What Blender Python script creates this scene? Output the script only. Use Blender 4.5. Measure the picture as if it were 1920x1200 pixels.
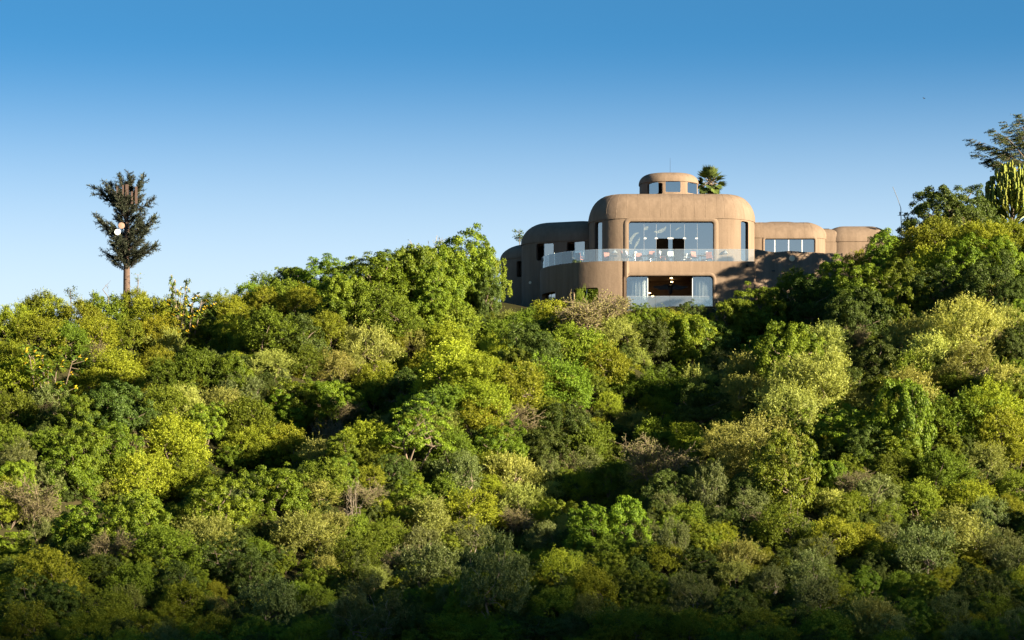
import bpy, bmesh, math, random
import numpy as np
from mathutils import Vector, Matrix

for o in list(bpy.data.objects):
    bpy.data.objects.remove(o)
SC = bpy.context.scene
C = SC.collection
R = math.radians

# ---------------------------------------------------------------- camera
F = 5300.0            # focal length in photo pixels (1920 wide)
VH = 1138.0           # photo row of the eye level
cam = bpy.data.cameras.new('camera')
cam.sensor_width = 36.0
cam.lens = F / 1920.0 * 36.0
cam.shift_y = (VH - 600.0) / 1920.0
cam.clip_start = 0.5
cam.clip_end = 20000.0
camo = bpy.data.objects.new('camera', cam)
camo.location = (0, 0, 0)
camo.rotation_euler = (R(90), 0, 0)
C.objects.link(camo)
SC.camera = camo

# ---------------------------------------------------------------- sky, sun, exposure
SUN_AZ, SUN_EL = 58.0, 13.0
SH = Vector((math.sin(R(SUN_AZ)), -math.cos(R(SUN_AZ)), 0))
SDIR = Vector((SH.x * math.cos(R(SUN_EL)), SH.y * math.cos(R(SUN_EL)), math.sin(R(SUN_EL))))
world = bpy.data.worlds.new('World')
SC.world = world
world.use_nodes = True
wn, wl = world.node_tree.nodes, world.node_tree.links
wn.clear()
w_out = wn.new('ShaderNodeOutputWorld')
w_bg = wn.new('ShaderNodeBackground')
w_sky = wn.new('ShaderNodeTexSky')
w_sky.sky_type = 'NISHITA'
w_sky.sun_disc = False
w_sky.sun_elevation = R(SUN_EL)
w_sky.sun_rotation = math.atan2(SDIR.x, SDIR.y)
w_sky.altitude = 1900
w_sky.air_density = 1.0
w_sky.dust_density = 1.0
w_sky.ozone_density = 4.0
# clear highland air: a pale band at the horizon that gives way to deep blue, the same all the way round
w_tc = wn.new('ShaderNodeTexCoord')
w_map = wn.new('ShaderNodeMapping')
w_map.inputs['Scale'].default_value = (1, 1, 2.0)
w_hsv = wn.new('ShaderNodeHueSaturation')
w_hsv.inputs['Hue'].default_value = 0.484
w_hsv.inputs['Saturation'].default_value = 1.12
w_hsv.inputs['Value'].default_value = 0.94
w_sep = wn.new('ShaderNodeSeparateXYZ')
w_rng = wn.new('ShaderNodeValToRGB')
w_rng.color_ramp.interpolation = 'EASE'
el = w_rng.color_ramp.elements
el[0].position = 0.085; el[0].color = (1, 1, 1, 1)
el[1].position = 0.20; el[1].color = (0, 0, 0, 1)
w_mix = wn.new('ShaderNodeMix'); w_mix.data_type = 'RGBA'
w_mix.inputs[7].default_value = (3.2, 3.9, 4.35, 1)
wl.new(w_tc.outputs['Generated'], w_map.inputs['Vector'])
wl.new(w_map.outputs['Vector'], w_sky.inputs['Vector'])
wl.new(w_tc.outputs['Generated'], w_sep.inputs[0])
wl.new(w_sep.outputs['Z'], w_rng.inputs[0])
wl.new(w_sky.outputs['Color'], w_hsv.inputs['Color'])
wl.new(w_hsv.outputs['Color'], w_mix.inputs[6])
wl.new(w_rng.outputs['Color'], w_mix.inputs[0])
wl.new(w_mix.outputs[2], w_bg.inputs['Color'])
w_bg.inputs['Strength'].default_value = 0.055
wl.new(w_bg.outputs['Background'], w_out.inputs['Surface'])

sun = bpy.data.lights.new('sun', 'SUN')
sun.energy = 5.0
sun.angle = R(0.6)
sun.color = (1.0, 0.86, 0.62)
suno = bpy.data.objects.new('sun', sun)
suno.rotation_euler = SDIR.to_track_quat('Z', 'Y').to_euler()
suno.location = (60, -40, 120)
C.objects.link(suno)

SC.view_settings.view_transform = 'Standard'
SC.view_settings.look = 'None'
SC.view_settings.exposure = 2.12
SC.view_settings.gamma = 1.0
SC.render.engine = 'CYCLES'
SC.cycles.max_bounces = 8
SC.cycles.diffuse_bounces = 3
SC.cycles.glossy_bounces = 3
SC.cycles.transmission_bounces = 4
SC.cycles.transparent_max_bounces = 24
SC.cycles.sample_clamp_indirect = 4.0
SC.cycles.caustics_reflective = False
SC.cycles.caustics_refractive = False
SC.cycles.use_denoising = True

# ---------------------------------------------------------------- helpers
def P(u, v, Y):
    return Vector(((u - 960.0) / F * Y, Y, (VH - v) / F * Y))

def link(name, me, parent=None, mat=None):
    o = bpy.data.objects.new(name, me)
    C.objects.link(o)
    if mat is not None and me is not None and len(me.materials) == 0:
        me.materials.append(mat)
    if parent is not None:
        o.parent = parent
    return o

def empty(name, loc=(0, 0, 0)):
    o = bpy.data.objects.new(name, None)
    o.empty_display_size = 0.2
    o.location = loc
    C.objects.link(o)
    return o

def tag(o, label=None, cat=None, group=None, kind=None):
    if label: o['label'] = label
    if cat: o['category'] = cat
    if group: o['group'] = group
    if kind: o['kind'] = kind
    return o

def mesh(name, verts, faces, smooth=None):
    me = bpy.data.meshes.new(name)
    me.from_pydata([tuple(v) for v in verts], [], faces)
    me.update()
    if smooth is not None:
        me.polygons.foreach_set('use_smooth', [True] * len(me.polygons))
        me.set_sharp_from_angle(angle=R(smooth))
    return me

class MB:
    """collects boxes, tubes and discs for one mesh"""
    def __init__(s): s.v, s.f = [], []
    def add(s, vs, fs):
        n = len(s.v); s.v += [tuple(p) for p in vs]; s.f += [tuple(i + n for i in f) for f in fs]
    def box(s, c, size, rz=0.0, tilt=None):
        hx, hy, hz = size[0] / 2, size[1] / 2, size[2] / 2
        M = Matrix.Rotation(rz, 3, 'Z')
        if tilt is not None: M = M @ tilt
        vs = [Vector(c) + M @ Vector((x * hx, y * hy, z * hz)) for z in (-1, 1) for y in (-1, 1) for x in (-1, 1)]
        s.add(vs, [(0, 2, 3, 1), (4, 5, 7, 6), (0, 1, 5, 4), (2, 6, 7, 3), (0, 4, 6, 2), (1, 3, 7, 5)])
    def tube(s, pts, rads, n=6):
        pts = [Vector(p) for p in pts]
        rings = []
        for i, p in enumerate(pts):
            d = (pts[min(i + 1, len(pts) - 1)] - pts[max(i - 1, 0)])
            if d.length < 1e-6: d = Vector((0, 0, 1))
            d.normalize()
            a = d.orthogonal().normalized() if abs(d.z) < 0.95 else d.cross(Vector((1, 0, 0))).normalized()
            b = d.cross(a)
            rings.append([p + (a * math.cos(6.2832 * k / n) + b * math.sin(6.2832 * k / n)) * rads[i] for k in range(n)])
        vs = [q for r in rings for q in r]
        fs = [(i * n + k, i * n + (k + 1) % n, (i + 1) * n + (k + 1) % n, (i + 1) * n + k)
              for i in range(len(pts) - 1) for k in range(n)]
        fs.append(tuple(range(n))[::-1]); fs.append(tuple((len(pts) - 1) * n + k for k in range(n)))
        s.add(vs, fs)
    def lathe(s, prof, n=16, c=(0, 0, 0)):
        c = Vector(c)
        vs = [c + Vector((r * math.cos(6.2832 * k / n), r * math.sin(6.2832 * k / n), z)) for r, z in prof for k in range(n)]
        fs = [(i * n + k, i * n + (k + 1) % n, (i + 1) * n + (k + 1) % n, (i + 1) * n + k)
              for i in range(len(prof) - 1) for k in range(n)]
        s.add(vs, fs)
    def mesh(s, name, smooth=None): return mesh(name, s.v, s.f, smooth)
    def build(s, name, mat, parent=None, smooth=None): return link(name, s.mesh(name, smooth), parent, mat)

# ---------------------------------------------------------------- materials
def nt(name):
    m = bpy.data.materials.new(name); m.use_nodes = True
    n, l = m.node_tree.nodes, m.node_tree.links
    n.clear()
    out = n.new('ShaderNodeOutputMaterial')
    return m, n, l, out

def mixrgb(n, l, fac, a, b, blend='MIX'):
    x = n.new('ShaderNodeMix'); x.data_type = 'RGBA'; x.blend_type = blend
    for sock, val in ((0, fac), (6, a), (7, b)):
        if hasattr(val, 'is_output'): l.new(val, x.inputs[sock])
        elif sock == 0: x.inputs[0].default_value = val
        else: x.inputs[sock].default_value = (*val, 1) if len(val) == 3 else val
    return x.outputs[2]

def math_node(n, l, op, a, b=0.0, c=None):
    x = n.new('ShaderNodeMath'); x.operation = op
    for i, val in enumerate((a, b) if c is None else (a, b, c)):
        if hasattr(val, 'is_output'): l.new(val, x.inputs[i])
        else: x.inputs[i].default_value = val
    return x.outputs[0]

def plain(name, col, rough=0.6, metal=0.0, spec=0.4, noise=0.0, scale=6.0, emit=None, estr=0.0):
    m, n, l, out = nt(name)
    b = n.new('ShaderNodeBsdfPrincipled')
    b.inputs['Roughness'].default_value = rough
    b.inputs['Metallic'].default_value = metal
    b.inputs['Specular IOR Level'].default_value = spec
    if noise:
        tc = n.new('ShaderNodeTexCoord'); nz = n.new('ShaderNodeTexNoise')
        nz.inputs['Scale'].default_value = scale; nz.inputs['Detail'].default_value = 6
        l.new(tc.outputs['Object'], nz.inputs['Vector'])
        lo = tuple(c * (1 - noise) for c in col); hi = tuple(min(1, c * (1 + noise)) for c in col)
        l.new(mixrgb(n, l, nz.outputs['Fac'], lo, hi), b.inputs['Base Color'])
    else:
        b.inputs['Base Color'].default_value = (*col, 1)
    if emit:
        b.inputs['Emission Color'].default_value = (*emit, 1); b.inputs['Emission Strength'].default_value = estr
    l.new(b.outputs[0], out.inputs[0])
    return m

def leaf_mat(name, ca, cb, trans=0.3, gloss=0.05, cy=None):
    """foliage: leaf tone from the per-leaf attribute, plant tone from the object's own colour"""
    m, n, l, out = nt(name)
    at = n.new('ShaderNodeAttribute'); at.attribute_name = 'tone'
    oi = n.new('ShaderNodeObjectInfo')
    col = mixrgb(n, l, at.outputs['Fac'], ca, cb)
    hs = n.new('ShaderNodeHueSaturation')
    l.new(math_node(n, l, 'MULTIPLY_ADD', oi.outputs['Random'], 0.026, 0.490), hs.inputs['Hue'])
    l.new(math_node(n, l, 'MULTIPLY_ADD', oi.outputs['Random'], 0.35, 0.83), hs.inputs['Value'])
    l.new(col, hs.inputs['Color'])
    col = mixrgb(n, l, 1.0, hs.outputs['Color'], oi.outputs['Color'], 'MULTIPLY')
    d = n.new('ShaderNodeBsdfDiffuse'); l.new(col, d.inputs['Color'])
    t = n.new('ShaderNodeBsdfTranslucent')
    l.new(mixrgb(n, l, 1.0, col, (1.25, 1.15, 0.5), 'MULTIPLY'), t.inputs['Color'])
    ms = n.new('ShaderNodeMixShader'); ms.inputs[0].default_value = trans
    l.new(d.outputs[0], ms.inputs[1]); l.new(t.outputs[0], ms.inputs[2])
    g = n.new('ShaderNodeBsdfGlossy'); g.inputs['Roughness'].default_value = 0.55
    g.inputs['Color'].default_value = (0.7, 0.7, 0.6, 1)
    m2 = n.new('ShaderNodeMixShader'); m2.inputs[0].default_value = gloss
    l.new(ms.outputs[0], m2.inputs[1]); l.new(g.outputs[0], m2.inputs[2])
    l.new(m2.outputs[0], out.inputs[0])
    return m

LM = {
    'g': leaf_mat('leaf_bright_green', (0.052, 0.098, 0.007), (0.225, 0.27, 0.016), 0.26, 0.025),
    'd': leaf_mat('leaf_dark_green', (0.03, 0.053, 0.009), (0.098, 0.13, 0.018), 0.22, 0.025),
    'm': leaf_mat('leaf_mid_green', (0.058, 0.096, 0.008), (0.215, 0.252, 0.021), 0.25, 0.02),
    'o': leaf_mat('leaf_yellow_green', (0.094, 0.126, 0.007), (0.35, 0.345, 0.026), 0.26, 0.02),
    'y': leaf_mat('leaf_straw_yellow', (0.130, 0.150, 0.026), (0.400, 0.375, 0.085), 0.3, 0.03),
    's': leaf_mat('leaf_silver', (0.078, 0.102, 0.024), (0.200, 0.222, 0.062), 0.22, 0.04),
    'b': leaf_mat('leaf_dry_brown', (0.105, 0.105, 0.030), (0.230, 0.195, 0.075), 0.2, 0.02),
    't': leaf_mat('leaf_big_green', (0.0748, 0.132, 0.0176), (0.1848, 0.2288, 0.0308), 0.35, 0.05),
    'n': leaf_mat('leaf_pine_needles', (0.022, 0.028, 0.017), (0.044, 0.052, 0.031), 0.1, 0.03),
    'a': leaf_mat('leaf_acacia', (0.045, 0.070, 0.025), (0.110, 0.135, 0.050), 0.2, 0.03),
    'p': leaf_mat('leaf_palm', (0.055, 0.085, 0.018), (0.14, 0.17, 0.035), 0.2, 0.06),
}
M_flower = leaf_mat('petal_yellow', (0.55, 0.36, 0.02), (0.75, 0.55, 0.04), 0.3, 0.02)
M_bark = plain('bark_grey_brown', (0.16, 0.12, 0.085), 0.9, noise=0.4, scale=3)
M_pale = plain('bark_pale', (0.22, 0.18, 0.13), 0.9, noise=0.3, scale=3)
M_twig = plain('twig_dry', (0.16, 0.125, 0.075), 0.9, noise=0.35, scale=2)

def stucco():
    m, n, l, out = nt('brown_earth_stucco')
    tc = n.new('ShaderNodeTexCoord')
    def noise(scale, det, rough=0.6, vec=None):
        x = n.new('ShaderNodeTexNoise'); x.inputs['Scale'].default_value = scale
        x.inputs['Detail'].default_value = det; x.inputs['Roughness'].default_value = rough
        l.new(vec or tc.outputs['Object'], x.inputs['Vector']); return x.outputs['Fac']
    mp = n.new('ShaderNodeMapping'); mp.inputs['Scale'].default_value = (2.2, 2.2, 0.16)
    l.new(tc.outputs['Object'], mp.inputs['Vector'])
    big, streak, fine = noise(0.35, 5), noise(1.0, 6, 0.65, mp.outputs['Vector']), noise(9.0, 8)
    c = mixrgb(n, l, big, (0.168, 0.121, 0.088), (0.222, 0.162, 0.119))
    r = n.new('ShaderNodeValToRGB')
    r.color_ramp.elements[0].position = 0.35; r.color_ramp.elements[0].color = (0.72, 0.70, 0.68, 1)
    r.color_ramp.elements[1].position = 0.62; r.color_ramp.elements[1].color = (1.06, 1.05, 1.04, 1)
    l.new(streak, r.inputs[0])
    c = mixrgb(n, l, 0.6, c, r.outputs['Color'], 'MULTIPLY')
    f2 = n.new('ShaderNodeMapRange'); f2.inputs[3].default_value = 0.86; f2.inputs[4].default_value = 1.12
    l.new(fine, f2.inputs[0])
    cc = n.new('ShaderNodeCombineColor')
    for i in range(3): l.new(f2.outputs[0], cc.inputs[i])
    c = mixrgb(n, l, 1.0, c, cc.outputs[0], 'MULTIPLY')
    b = n.new('ShaderNodeBsdfPrincipled')
    b.inputs['Roughness'].default_value = 0.92; b.inputs['Specular IOR Level'].default_value = 0.15
    l.new(c, b.inputs['Base Color'])
    bp = n.new('ShaderNodeBump'); bp.inputs['Strength'].default_value = 0.35; bp.inputs['Distance'].default_value = 0.08
    l.new(math_node(n, l, 'ADD', noise(1.6, 4), math_node(n, l, 'MULTIPLY', fine, 0.3)), bp.inputs['Height'])
    l.new(bp.outputs[0], b.inputs['Normal'])
    l.new(b.outputs[0], out.inputs[0])
    return m
M_stucco = stucco()

def glass(name, refl, refl_col, trans_col, veil=0.0, veil_col=(0.8, 0.85, 0.88), rough=0.02):
    m, n, l, out = nt(name)
    g = n.new('ShaderNodeBsdfGlossy'); g.inputs['Roughness'].default_value = rough
    g.inputs['Color'].default_value = (*refl_col, 1)
    t = n.new('ShaderNodeBsdfTransparent'); t.inputs['Color'].default_value = (*trans_col, 1)
    ms = n.new('ShaderNodeMixShader')
    fr = n.new('ShaderNodeLayerWeight'); fr.inputs['Blend'].default_value = 0.35
    l.new(math_node(n, l, 'MULTIPLY_ADD', fr.outputs['Fresnel'], 1 - refl, refl), ms.inputs[0])
    l.new(t.outputs[0], ms.inputs[1]); l.new(g.outputs[0], ms.inputs[2])
    res = ms.outputs[0]
    if veil:
        d = n.new('ShaderNodeBsdfDiffuse'); d.inputs['Color'].default_value = (*veil_col, 1)
        m2 = n.new('ShaderNodeMixShader'); m2.inputs[0].default_value = veil
        l.new(res, m2.inputs[1]); l.new(d.outputs[0], m2.inputs[2]); res = m2.outputs[0]
    l.new(res, out.inputs[0])
    return m
M_pane = glass('solar_window_glass', 0.44, (0.80, 0.80, 0.78), (0.35, 0.37, 0.36))
M_clear = glass('clear_window_glass', 0.22, (0.72, 0.78, 0.82), (0.80, 0.84, 0.84))
M_rail = glass('balustrade_glass', 0.10, (0.85, 0.92, 0.95), (0.90, 0.95, 0.95), 0.065)
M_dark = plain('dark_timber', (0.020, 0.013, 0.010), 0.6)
M_inner = plain('dim_plaster', (0.12, 0.085, 0.06), 0.9)
M_steel = plain('brushed_steel', (0.62, 0.62, 0.62), 0.35, 0.7)
M_white = plain('white_paint', (0.78, 0.78, 0.75), 0.5)
M_pink = plain('coral_fabric', (0.36, 0.13, 0.095), 0.8)
M_curt = plain('white_curtain', (0.78, 0.80, 0.78), 0.9)
M_cream = plain('cream_reveal', (0.75, 0.60, 0.42), 0.9)
M_black = plain('black_metal', (0.015, 0.015, 0.017), 0.5)
M_lamp = plain('warm_lamp', (0.9, 0.7, 0.4), 0.5, emit=(1.0, 0.66, 0.28), estr=2.5)
M_gold = plain('glowing_gleam_ribbon', (0.75, 0.55, 0.25), 0.4, emit=(1.0, 0.78, 0.42), estr=1.5)  # glow put in for the golden gleams of the upper window
M_rust = plain('antenna_radome_brown', (0.085, 0.052, 0.042), 0.7, noise=0.3)
M_trunkp = plain('mast_bark_cladding', (0.10, 0.065, 0.05), 0.9, noise=0.45, scale=4)

def soil():
    m, n, l, out = nt('hill_soil')
    tc = n.new('ShaderNodeTexCoord'); nz = n.new('ShaderNodeTexNoise')
    nz.inputs['Scale'].default_value = 0.35; nz.inputs['Detail'].default_value = 8
    l.new(tc.outputs['Object'], nz.inputs['Vector'])
    b = n.new('ShaderNodeBsdfPrincipled'); b.inputs['Roughness'].default_value = 1.0
    b.inputs['Specular IOR Level'].default_value = 0.0
    r = n.new('ShaderNodeValToRGB')
    r.color_ramp.elements[0].position = 0.35; r.color_ramp.elements[0].color = (0.020, 0.024, 0.009, 1)
    r.color_ramp.elements[1].position = 0.7; r.color_ramp.elements[1].color = (0.055, 0.045, 0.022, 1)
    l.new(nz.outputs['Fac'], r.inputs[0]); l.new(r.outputs[0], b.inputs['Base Color'])
    l.new(b.outputs[0], out.inputs[0])
    return m
M_soil = soil()

# ---------------------------------------------------------------- terrain
_xk = np.array([-600, -120, -60, -48, -37, -26, -20, -13, -5, -1, 4, 12, 20, 26, 32, 38, 46, 60, 120, 600], float)
_zr = np.array([20, 22, 25.8, 26.3, 27.2, 27.7, 28.6, 29.2, 29.0, 27.4, 26.3, 26.2, 26.4, 27.8, 29.2, 31.3, 32.5, 33.8, 36, 30])
_yr = np.array([290, 285, 278, 274, 272, 268, 266, 264, 260, 254, 251, 250, 250, 250, 247, 244, 244, 246, 255, 265], float)
YB, ZB = 158.0, -3.2
def terrain(x, y):
    x = np.asarray(x, float); y = np.asarray(y, float)
    zr, yr = np.interp(x, _xk, _zr), np.interp(x, _xk, _yr)
    t = (y - YB) / (yr - YB)
    tc = np.clip(t, 0, 1)
    z = ZB + (zr - ZB) * (tc - 0.035 * np.sin(2 * np.pi * tc))
    # spurs and gullies running down to the lower left
    d = (x - 43.0) * -0.866 + (y - 244.0) * 0.5
    env = np.sin(np.pi * tc) ** 0.6
    dd = d + 2.0 * np.sin(x * 0.06 + y * 0.04)
    wave = np.where(dd > 0, np.cos(2 * np.pi * dd / 24.0), np.maximum(1.0 + dd * 0.045, -0.2))
    z = z + (2.6 * wave + 0.5 * np.sin(x * 0.27 - y * 0.19)) * env
    z = z - np.clip(y - yr - 14, 0, None) * 0.10
    z = z - 8.0 * np.clip((YB - y) / 80.0, 0, 1) ** 0.8 * np.clip((y + 60) / 90.0, 0, 1)
    z = np.where(y < 40, np.maximum(z, -1.7 - 0.0 * y - np.clip((np.hypot(x, y) - 6) * 0.12, 0, 8)), z)
    z = np.maximum(z, -260)
    return z

xs = np.unique(np.concatenate([np.linspace(-4000, -120, 20), np.linspace(-120, 120, 121), np.linspace(120, 4000, 20)]))
ys = np.unique(np.concatenate([np.linspace(-3000, -60, 12), np.linspace(-60, 320, 150), np.linspace(320, 6000, 16)]))
gx, gy = np.meshgrid(xs, ys)
gz = terrain(gx, gy)
gv = np.stack([gx, gy, gz], -1).reshape(-1, 3)
nx, ny = len(xs), len(ys)
gf = [(j * nx + i, j * nx + i + 1, (j + 1) * nx + i + 1, (j + 1) * nx + i) for j in range(ny - 1) for i in range(nx - 1)]
tag(link('ground', mesh('ground', gv.tolist(), gf, 60), None, M_soil), 'bush covered hillside slope rising to the house', None, None, 'structure')

# unseen ridge added towards the low sun, shaped to darken the foot of the slope
def shade_ridge():
    D0 = 1500.0
    perp = Vector((-SH.y, SH.x, 0))
    rnd = np.random.default_rng(5)
    q = np.unique(np.concatenate([np.linspace(-1300, 0, 60), np.linspace(0, 320, 321), np.linspace(320, 1600, 60)]))
    p0 = Vector((0, 178, 0))
    base = (D0 - p0.dot(SH)) * math.tan(R(SUN_EL))
    q0 = p0.dot(perp)
    crest = base + 1.2 - 0.25 * np.clip(q - q0, -420, 420)
    jag = np.interp(q, np.arange(-1300, 1601, 4.0), rnd.normal(0, 2.6, len(np.arange(-1300, 1601, 4.0))))
    crest = crest + jag + 1.5 * np.sin(q * 0.11) - np.clip(np.abs(q - q0) - 420, 0, None) * 0.35
    crest = np.maximum(crest, 20)
    vs, fs = [], []
    prof = ((-420, -0.02), (-200, 0.52), (-40, 0.93), (0, 1.0), (60, 0.92), (420, 0.45), (900, -0.02))
    for k, (off, h) in enumerate(prof):
        for i, qq in enumerate(q):
            p = SH * (D0 + off) + perp * float(qq)
            vs.append((p.x, p.y, float(crest[i]) * h - (8 if h < 0 else 0)))
    n = len(q)
    for k in range(len(prof) - 1):
        for i in range(n - 1):
            fs.append((k * n + i, k * n + i + 1, (k + 1) * n + i + 1, (k + 1) * n + i))
    tag(link('hill', mesh('hill', vs, fs, 60), None, M_soil), 'unseen ridge added to shade the foot of the slope', None, None, 'structure')
shade_ridge()
# ---------------------------------------------------------------- house
def outline(cx, cy, wx, wy, r, rot=0.0, off=0.0, n=9):
    hx, hy, r = wx / 2 + off, wy / 2 + off, max(r + off, 0.08)
    r = min(r, hx - 0.01, hy - 0.01)
    pts = []
    for sx, sy, a0 in ((1, -1, -90), (1, 1, 0), (-1, 1, 90), (-1, -1, 180)):
        for k in range(n + 1):
            a = R(a0 + 90.0 * k / n)
            pts.append(Vector((sx * (hx - r) + r * math.cos(a), sy * (hy - r) + r * math.sin(a))))
    ca, sa = math.cos(rot), math.sin(rot)
    return [(cx + p.x * ca - p.y * sa, cy + p.x * sa + p.y * ca) for p in pts]

def loft(layers):
    n = len(layers[0][0]); vs, fs = [], []
    for o, z in layers: vs += [(x, y, z) for x, y in o]
    for j in range(len(layers) - 1):
        for i in range(n):
            fs.append((j * n + i, j * n + (i + 1) % n, (j + 1) * n + (i + 1) % n, (j + 1) * n + i))
    fs.append(tuple(range(n))[::-1]); fs.append(tuple((len(layers) - 1) * n + i for i in range(n)))
    return vs, fs

def prism_obj(name, layers):
    vs, fs = loft(layers)
    me = mesh(name, vs, fs)
    return link(name, me)

def cut(o, cutters, smooth=32):
    for c in cutters:
        md = o.modifiers.new('b', 'BOOLEAN'); md.operation = 'DIFFERENCE'; md.solver = 'EXACT'; md.object = c
    dg = bpy.context.evaluated_depsgraph_get()
    me = bpy.data.meshes.new_from_object(o.evaluated_get(dg))
    me.name = o.name
    o.modifiers.clear()
    old = o.data; o.data = me; bpy.data.meshes.remove(old)
    for c in cutters:
        d = c.data; bpy.data.objects.remove(c); bpy.data.meshes.remove(d)
    me.polygons.foreach_set('use_smooth', [True] * len(me.polygons))
    me.set_sharp_from_angle(angle=R(smooth))
    me.materials.clear(); me.materials.append(M_stucco)
    return o

class Face:
    """a vertical plane of the facade, in which openings are placed"""
    def __init__(s, p0, n):
        s.p0, s.n = Vector((p0[0], p0[1])), Vector(n).normalized()
        s.t = Vector((-s.n.y, s.n.x))
    def hit(s, u, v):
        k = (u - 960) / F
        Y = s.n.dot(s.p0) / (s.n.x * k + s.n.y)
        p = Vector((k * Y, Y))
        return (p - s.p0).dot(s.t), (VH - v) / F * Y
    def w(s, a, z, depth=0.0):
        p = s.p0 + s.t * a - s.n * depth
        return Vector((p.x, p.y, z))

def rrect(a0, a1, z0, z1, r, n=5):
    r = min(r, (a1 - a0) / 2 - 0.005, (z1 - z0) / 2 - 0.005)
    pts = []
    for ca, cz, t0 in ((a1 - r, z0 + r, -90), (a1 - r, z1 - r, 0), (a0 + r, z1 - r, 90), (a0 + r, z0 + r, 180)):
        for k in range(n + 1):
            t = R(t0 + 90 * k / n); pts.append((ca + r * math.cos(t), cz + r * math.sin(t)))
    return pts

def plate(face, poly, d0, d1, name):
    n = len(poly)
    vs = [face.w(a, z, d0) for a, z in poly] + [face.w(a, z, d1) for a, z in poly]
    fs = [(i, (i + 1) % n, n + (i + 1) % n, n + i)[::-1] for i in range(n)]
    fs.append(tuple(range(n))); fs.append(tuple(range(n, 2 * n))[::-1])
    return mesh(name, vs, fs)

def opening(face, u0, u1, v0, v1, r=0.22, d_in=0.9, d_out=0.7):
    a0, _ = face.hit(u0, v0); a1, _ = face.hit(u1, v0)
    um = (u0 + u1) / 2
    z1 = face.hit(um, v0)[1]; z0 = face.hit(um, v1)[1]
    poly = rrect(a0, a1, z0, z1, r)
    return (a0, a1, z0, z1), link('cutter', plate(face, poly, -d_out, d_in, 'cutter'))

house = empty('house', (14.8, 262, 26.3))
tag(house, 'large brown adobe house with rounded roofs on the hilltop', 'house')
HP = Matrix.Translation(-house.location)
def hpart(o, parent=None):
    o.parent = parent or house
    o.matrix_parent_inverse = HP if (parent is None) else Matrix.Identity(4)
    return o

def pane(face, box, parent, d=0.28, inset=0.0, r=0.2, name='pane', mat=None, th=0.02):
    a0, a1, z0, z1 = box
    o = link(name, plate(face, rrect(a0 + inset, a1 - inset, z0 + inset, z1 - inset, r), d, d + th, name), parent, mat or M_pane)
    return o

def bar(face, a, z0, z1, d, w, parent, name='mullion', mat=None, dep=0.05):
    return link(name, plate(face, [(a - w / 2, z0), (a + w / 2, z0), (a + w / 2, z1), (a - w / 2, z1)], d, d + dep, name), parent, mat or M_steel)

def window_part(name='window'):
    w = empty(name, (0, 0, 0)); hpart(w); return w

FLOOR = 31.18        # terrace floor height

def cap(name, args, z0, rh, rv, lip=0.07, rise=0.25, seams=0, flat=1.0):
    """rounded roof cap: lip, then a quarter-round shoulder, then a slightly crowned top"""
    layers = [(outline(*args, off=-0.02), z0 - 0.02), (outline(*args, off=lip), z0 + 0.0), (outline(*args, off=lip), z0 + 0.10)]
    prof = []
    for k in range(1, 11):
        a = R(90 * k / 10)
        prof.append((-rh * (1 - math.cos(a)) + lip, z0 + 0.10 + rv * math.sin(a)))
    for off, z in prof: layers.append((outline(*args, off=off), z))
    hw = min(args[2], args[3]) / 2
    layers.append((outline(*args, off=-rh - (hw - rh) * 0.5), z0 + 0.10 + rv + rise * 0.8))
    layers.append((outline(*args, off=-hw + 0.3), z0 + 0.10 + rv + rise))
    vs, fs = loft(layers)
    o = hpart(link(name, mesh(name, vs, fs, 40), None, M_stucco))
    if seams:
        full = [outline(*args, off=off) for off in [lip] + [p[0] for p in prof]]
        zs = [z0 + 0.12] + [p[1] for p in prof]
        n = len(full[0])
        # walk along the plan outline and lay a thin rib every step
        L = [0.0]
        for i in range(n):
            a, b = full[0][i], full[0][(i + 1) % n]; L.append(L[-1] + math.hypot(b[0] - a[0], b[1] - a[1]))
        s = 0.4
        while s < L[-1]:
            i = max(j for j in range(n) if L[j] <= s); f = (s - L[i]) / max(L[i + 1] - L[i], 1e-6)
            pts = []
            for ring, z in zip(full, zs):
                a, b = ring[i], ring[(i + 1) % n]; pts.append(Vector((a[0] + (b[0] - a[0]) * f, a[1] + (b[1] - a[1]) * f, z)))
            tx = Vector((full[0][(i + 1) % n][0] - full[0][i][0], full[0][(i + 1) % n][1] - full[0][i][1], 0))
            if tx.length > 1e-5 and pts[0].y < args[1]:
                tx.normalize(); nn = Vector((tx.y, -tx.x, 0)); vs2 = []
                for q, p in enumerate(pts):
                    a = R(90 * max(q - 1, 0) / 10); up = nn * math.cos(a) + Vector((0, 0, 1)) * math.sin(a)
                    vs2 += [p - tx * 0.03 - up * 0.01, p - tx * 0.012 + up * 0.009, p + tx * 0.012 + up * 0.009, p + tx * 0.03 - up * 0.01]
                m = len(pts)
                fs2 = [(4 * j + c, 4 * j + c + 1, 4 * j + c + 5, 4 * j + c + 4) for j in range(m - 1) for c in range(3)]
                so = link('roof_seam', mesh('roof_seam', vs2, fs2), o, M_stucco)
            s += seams
    return o

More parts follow.
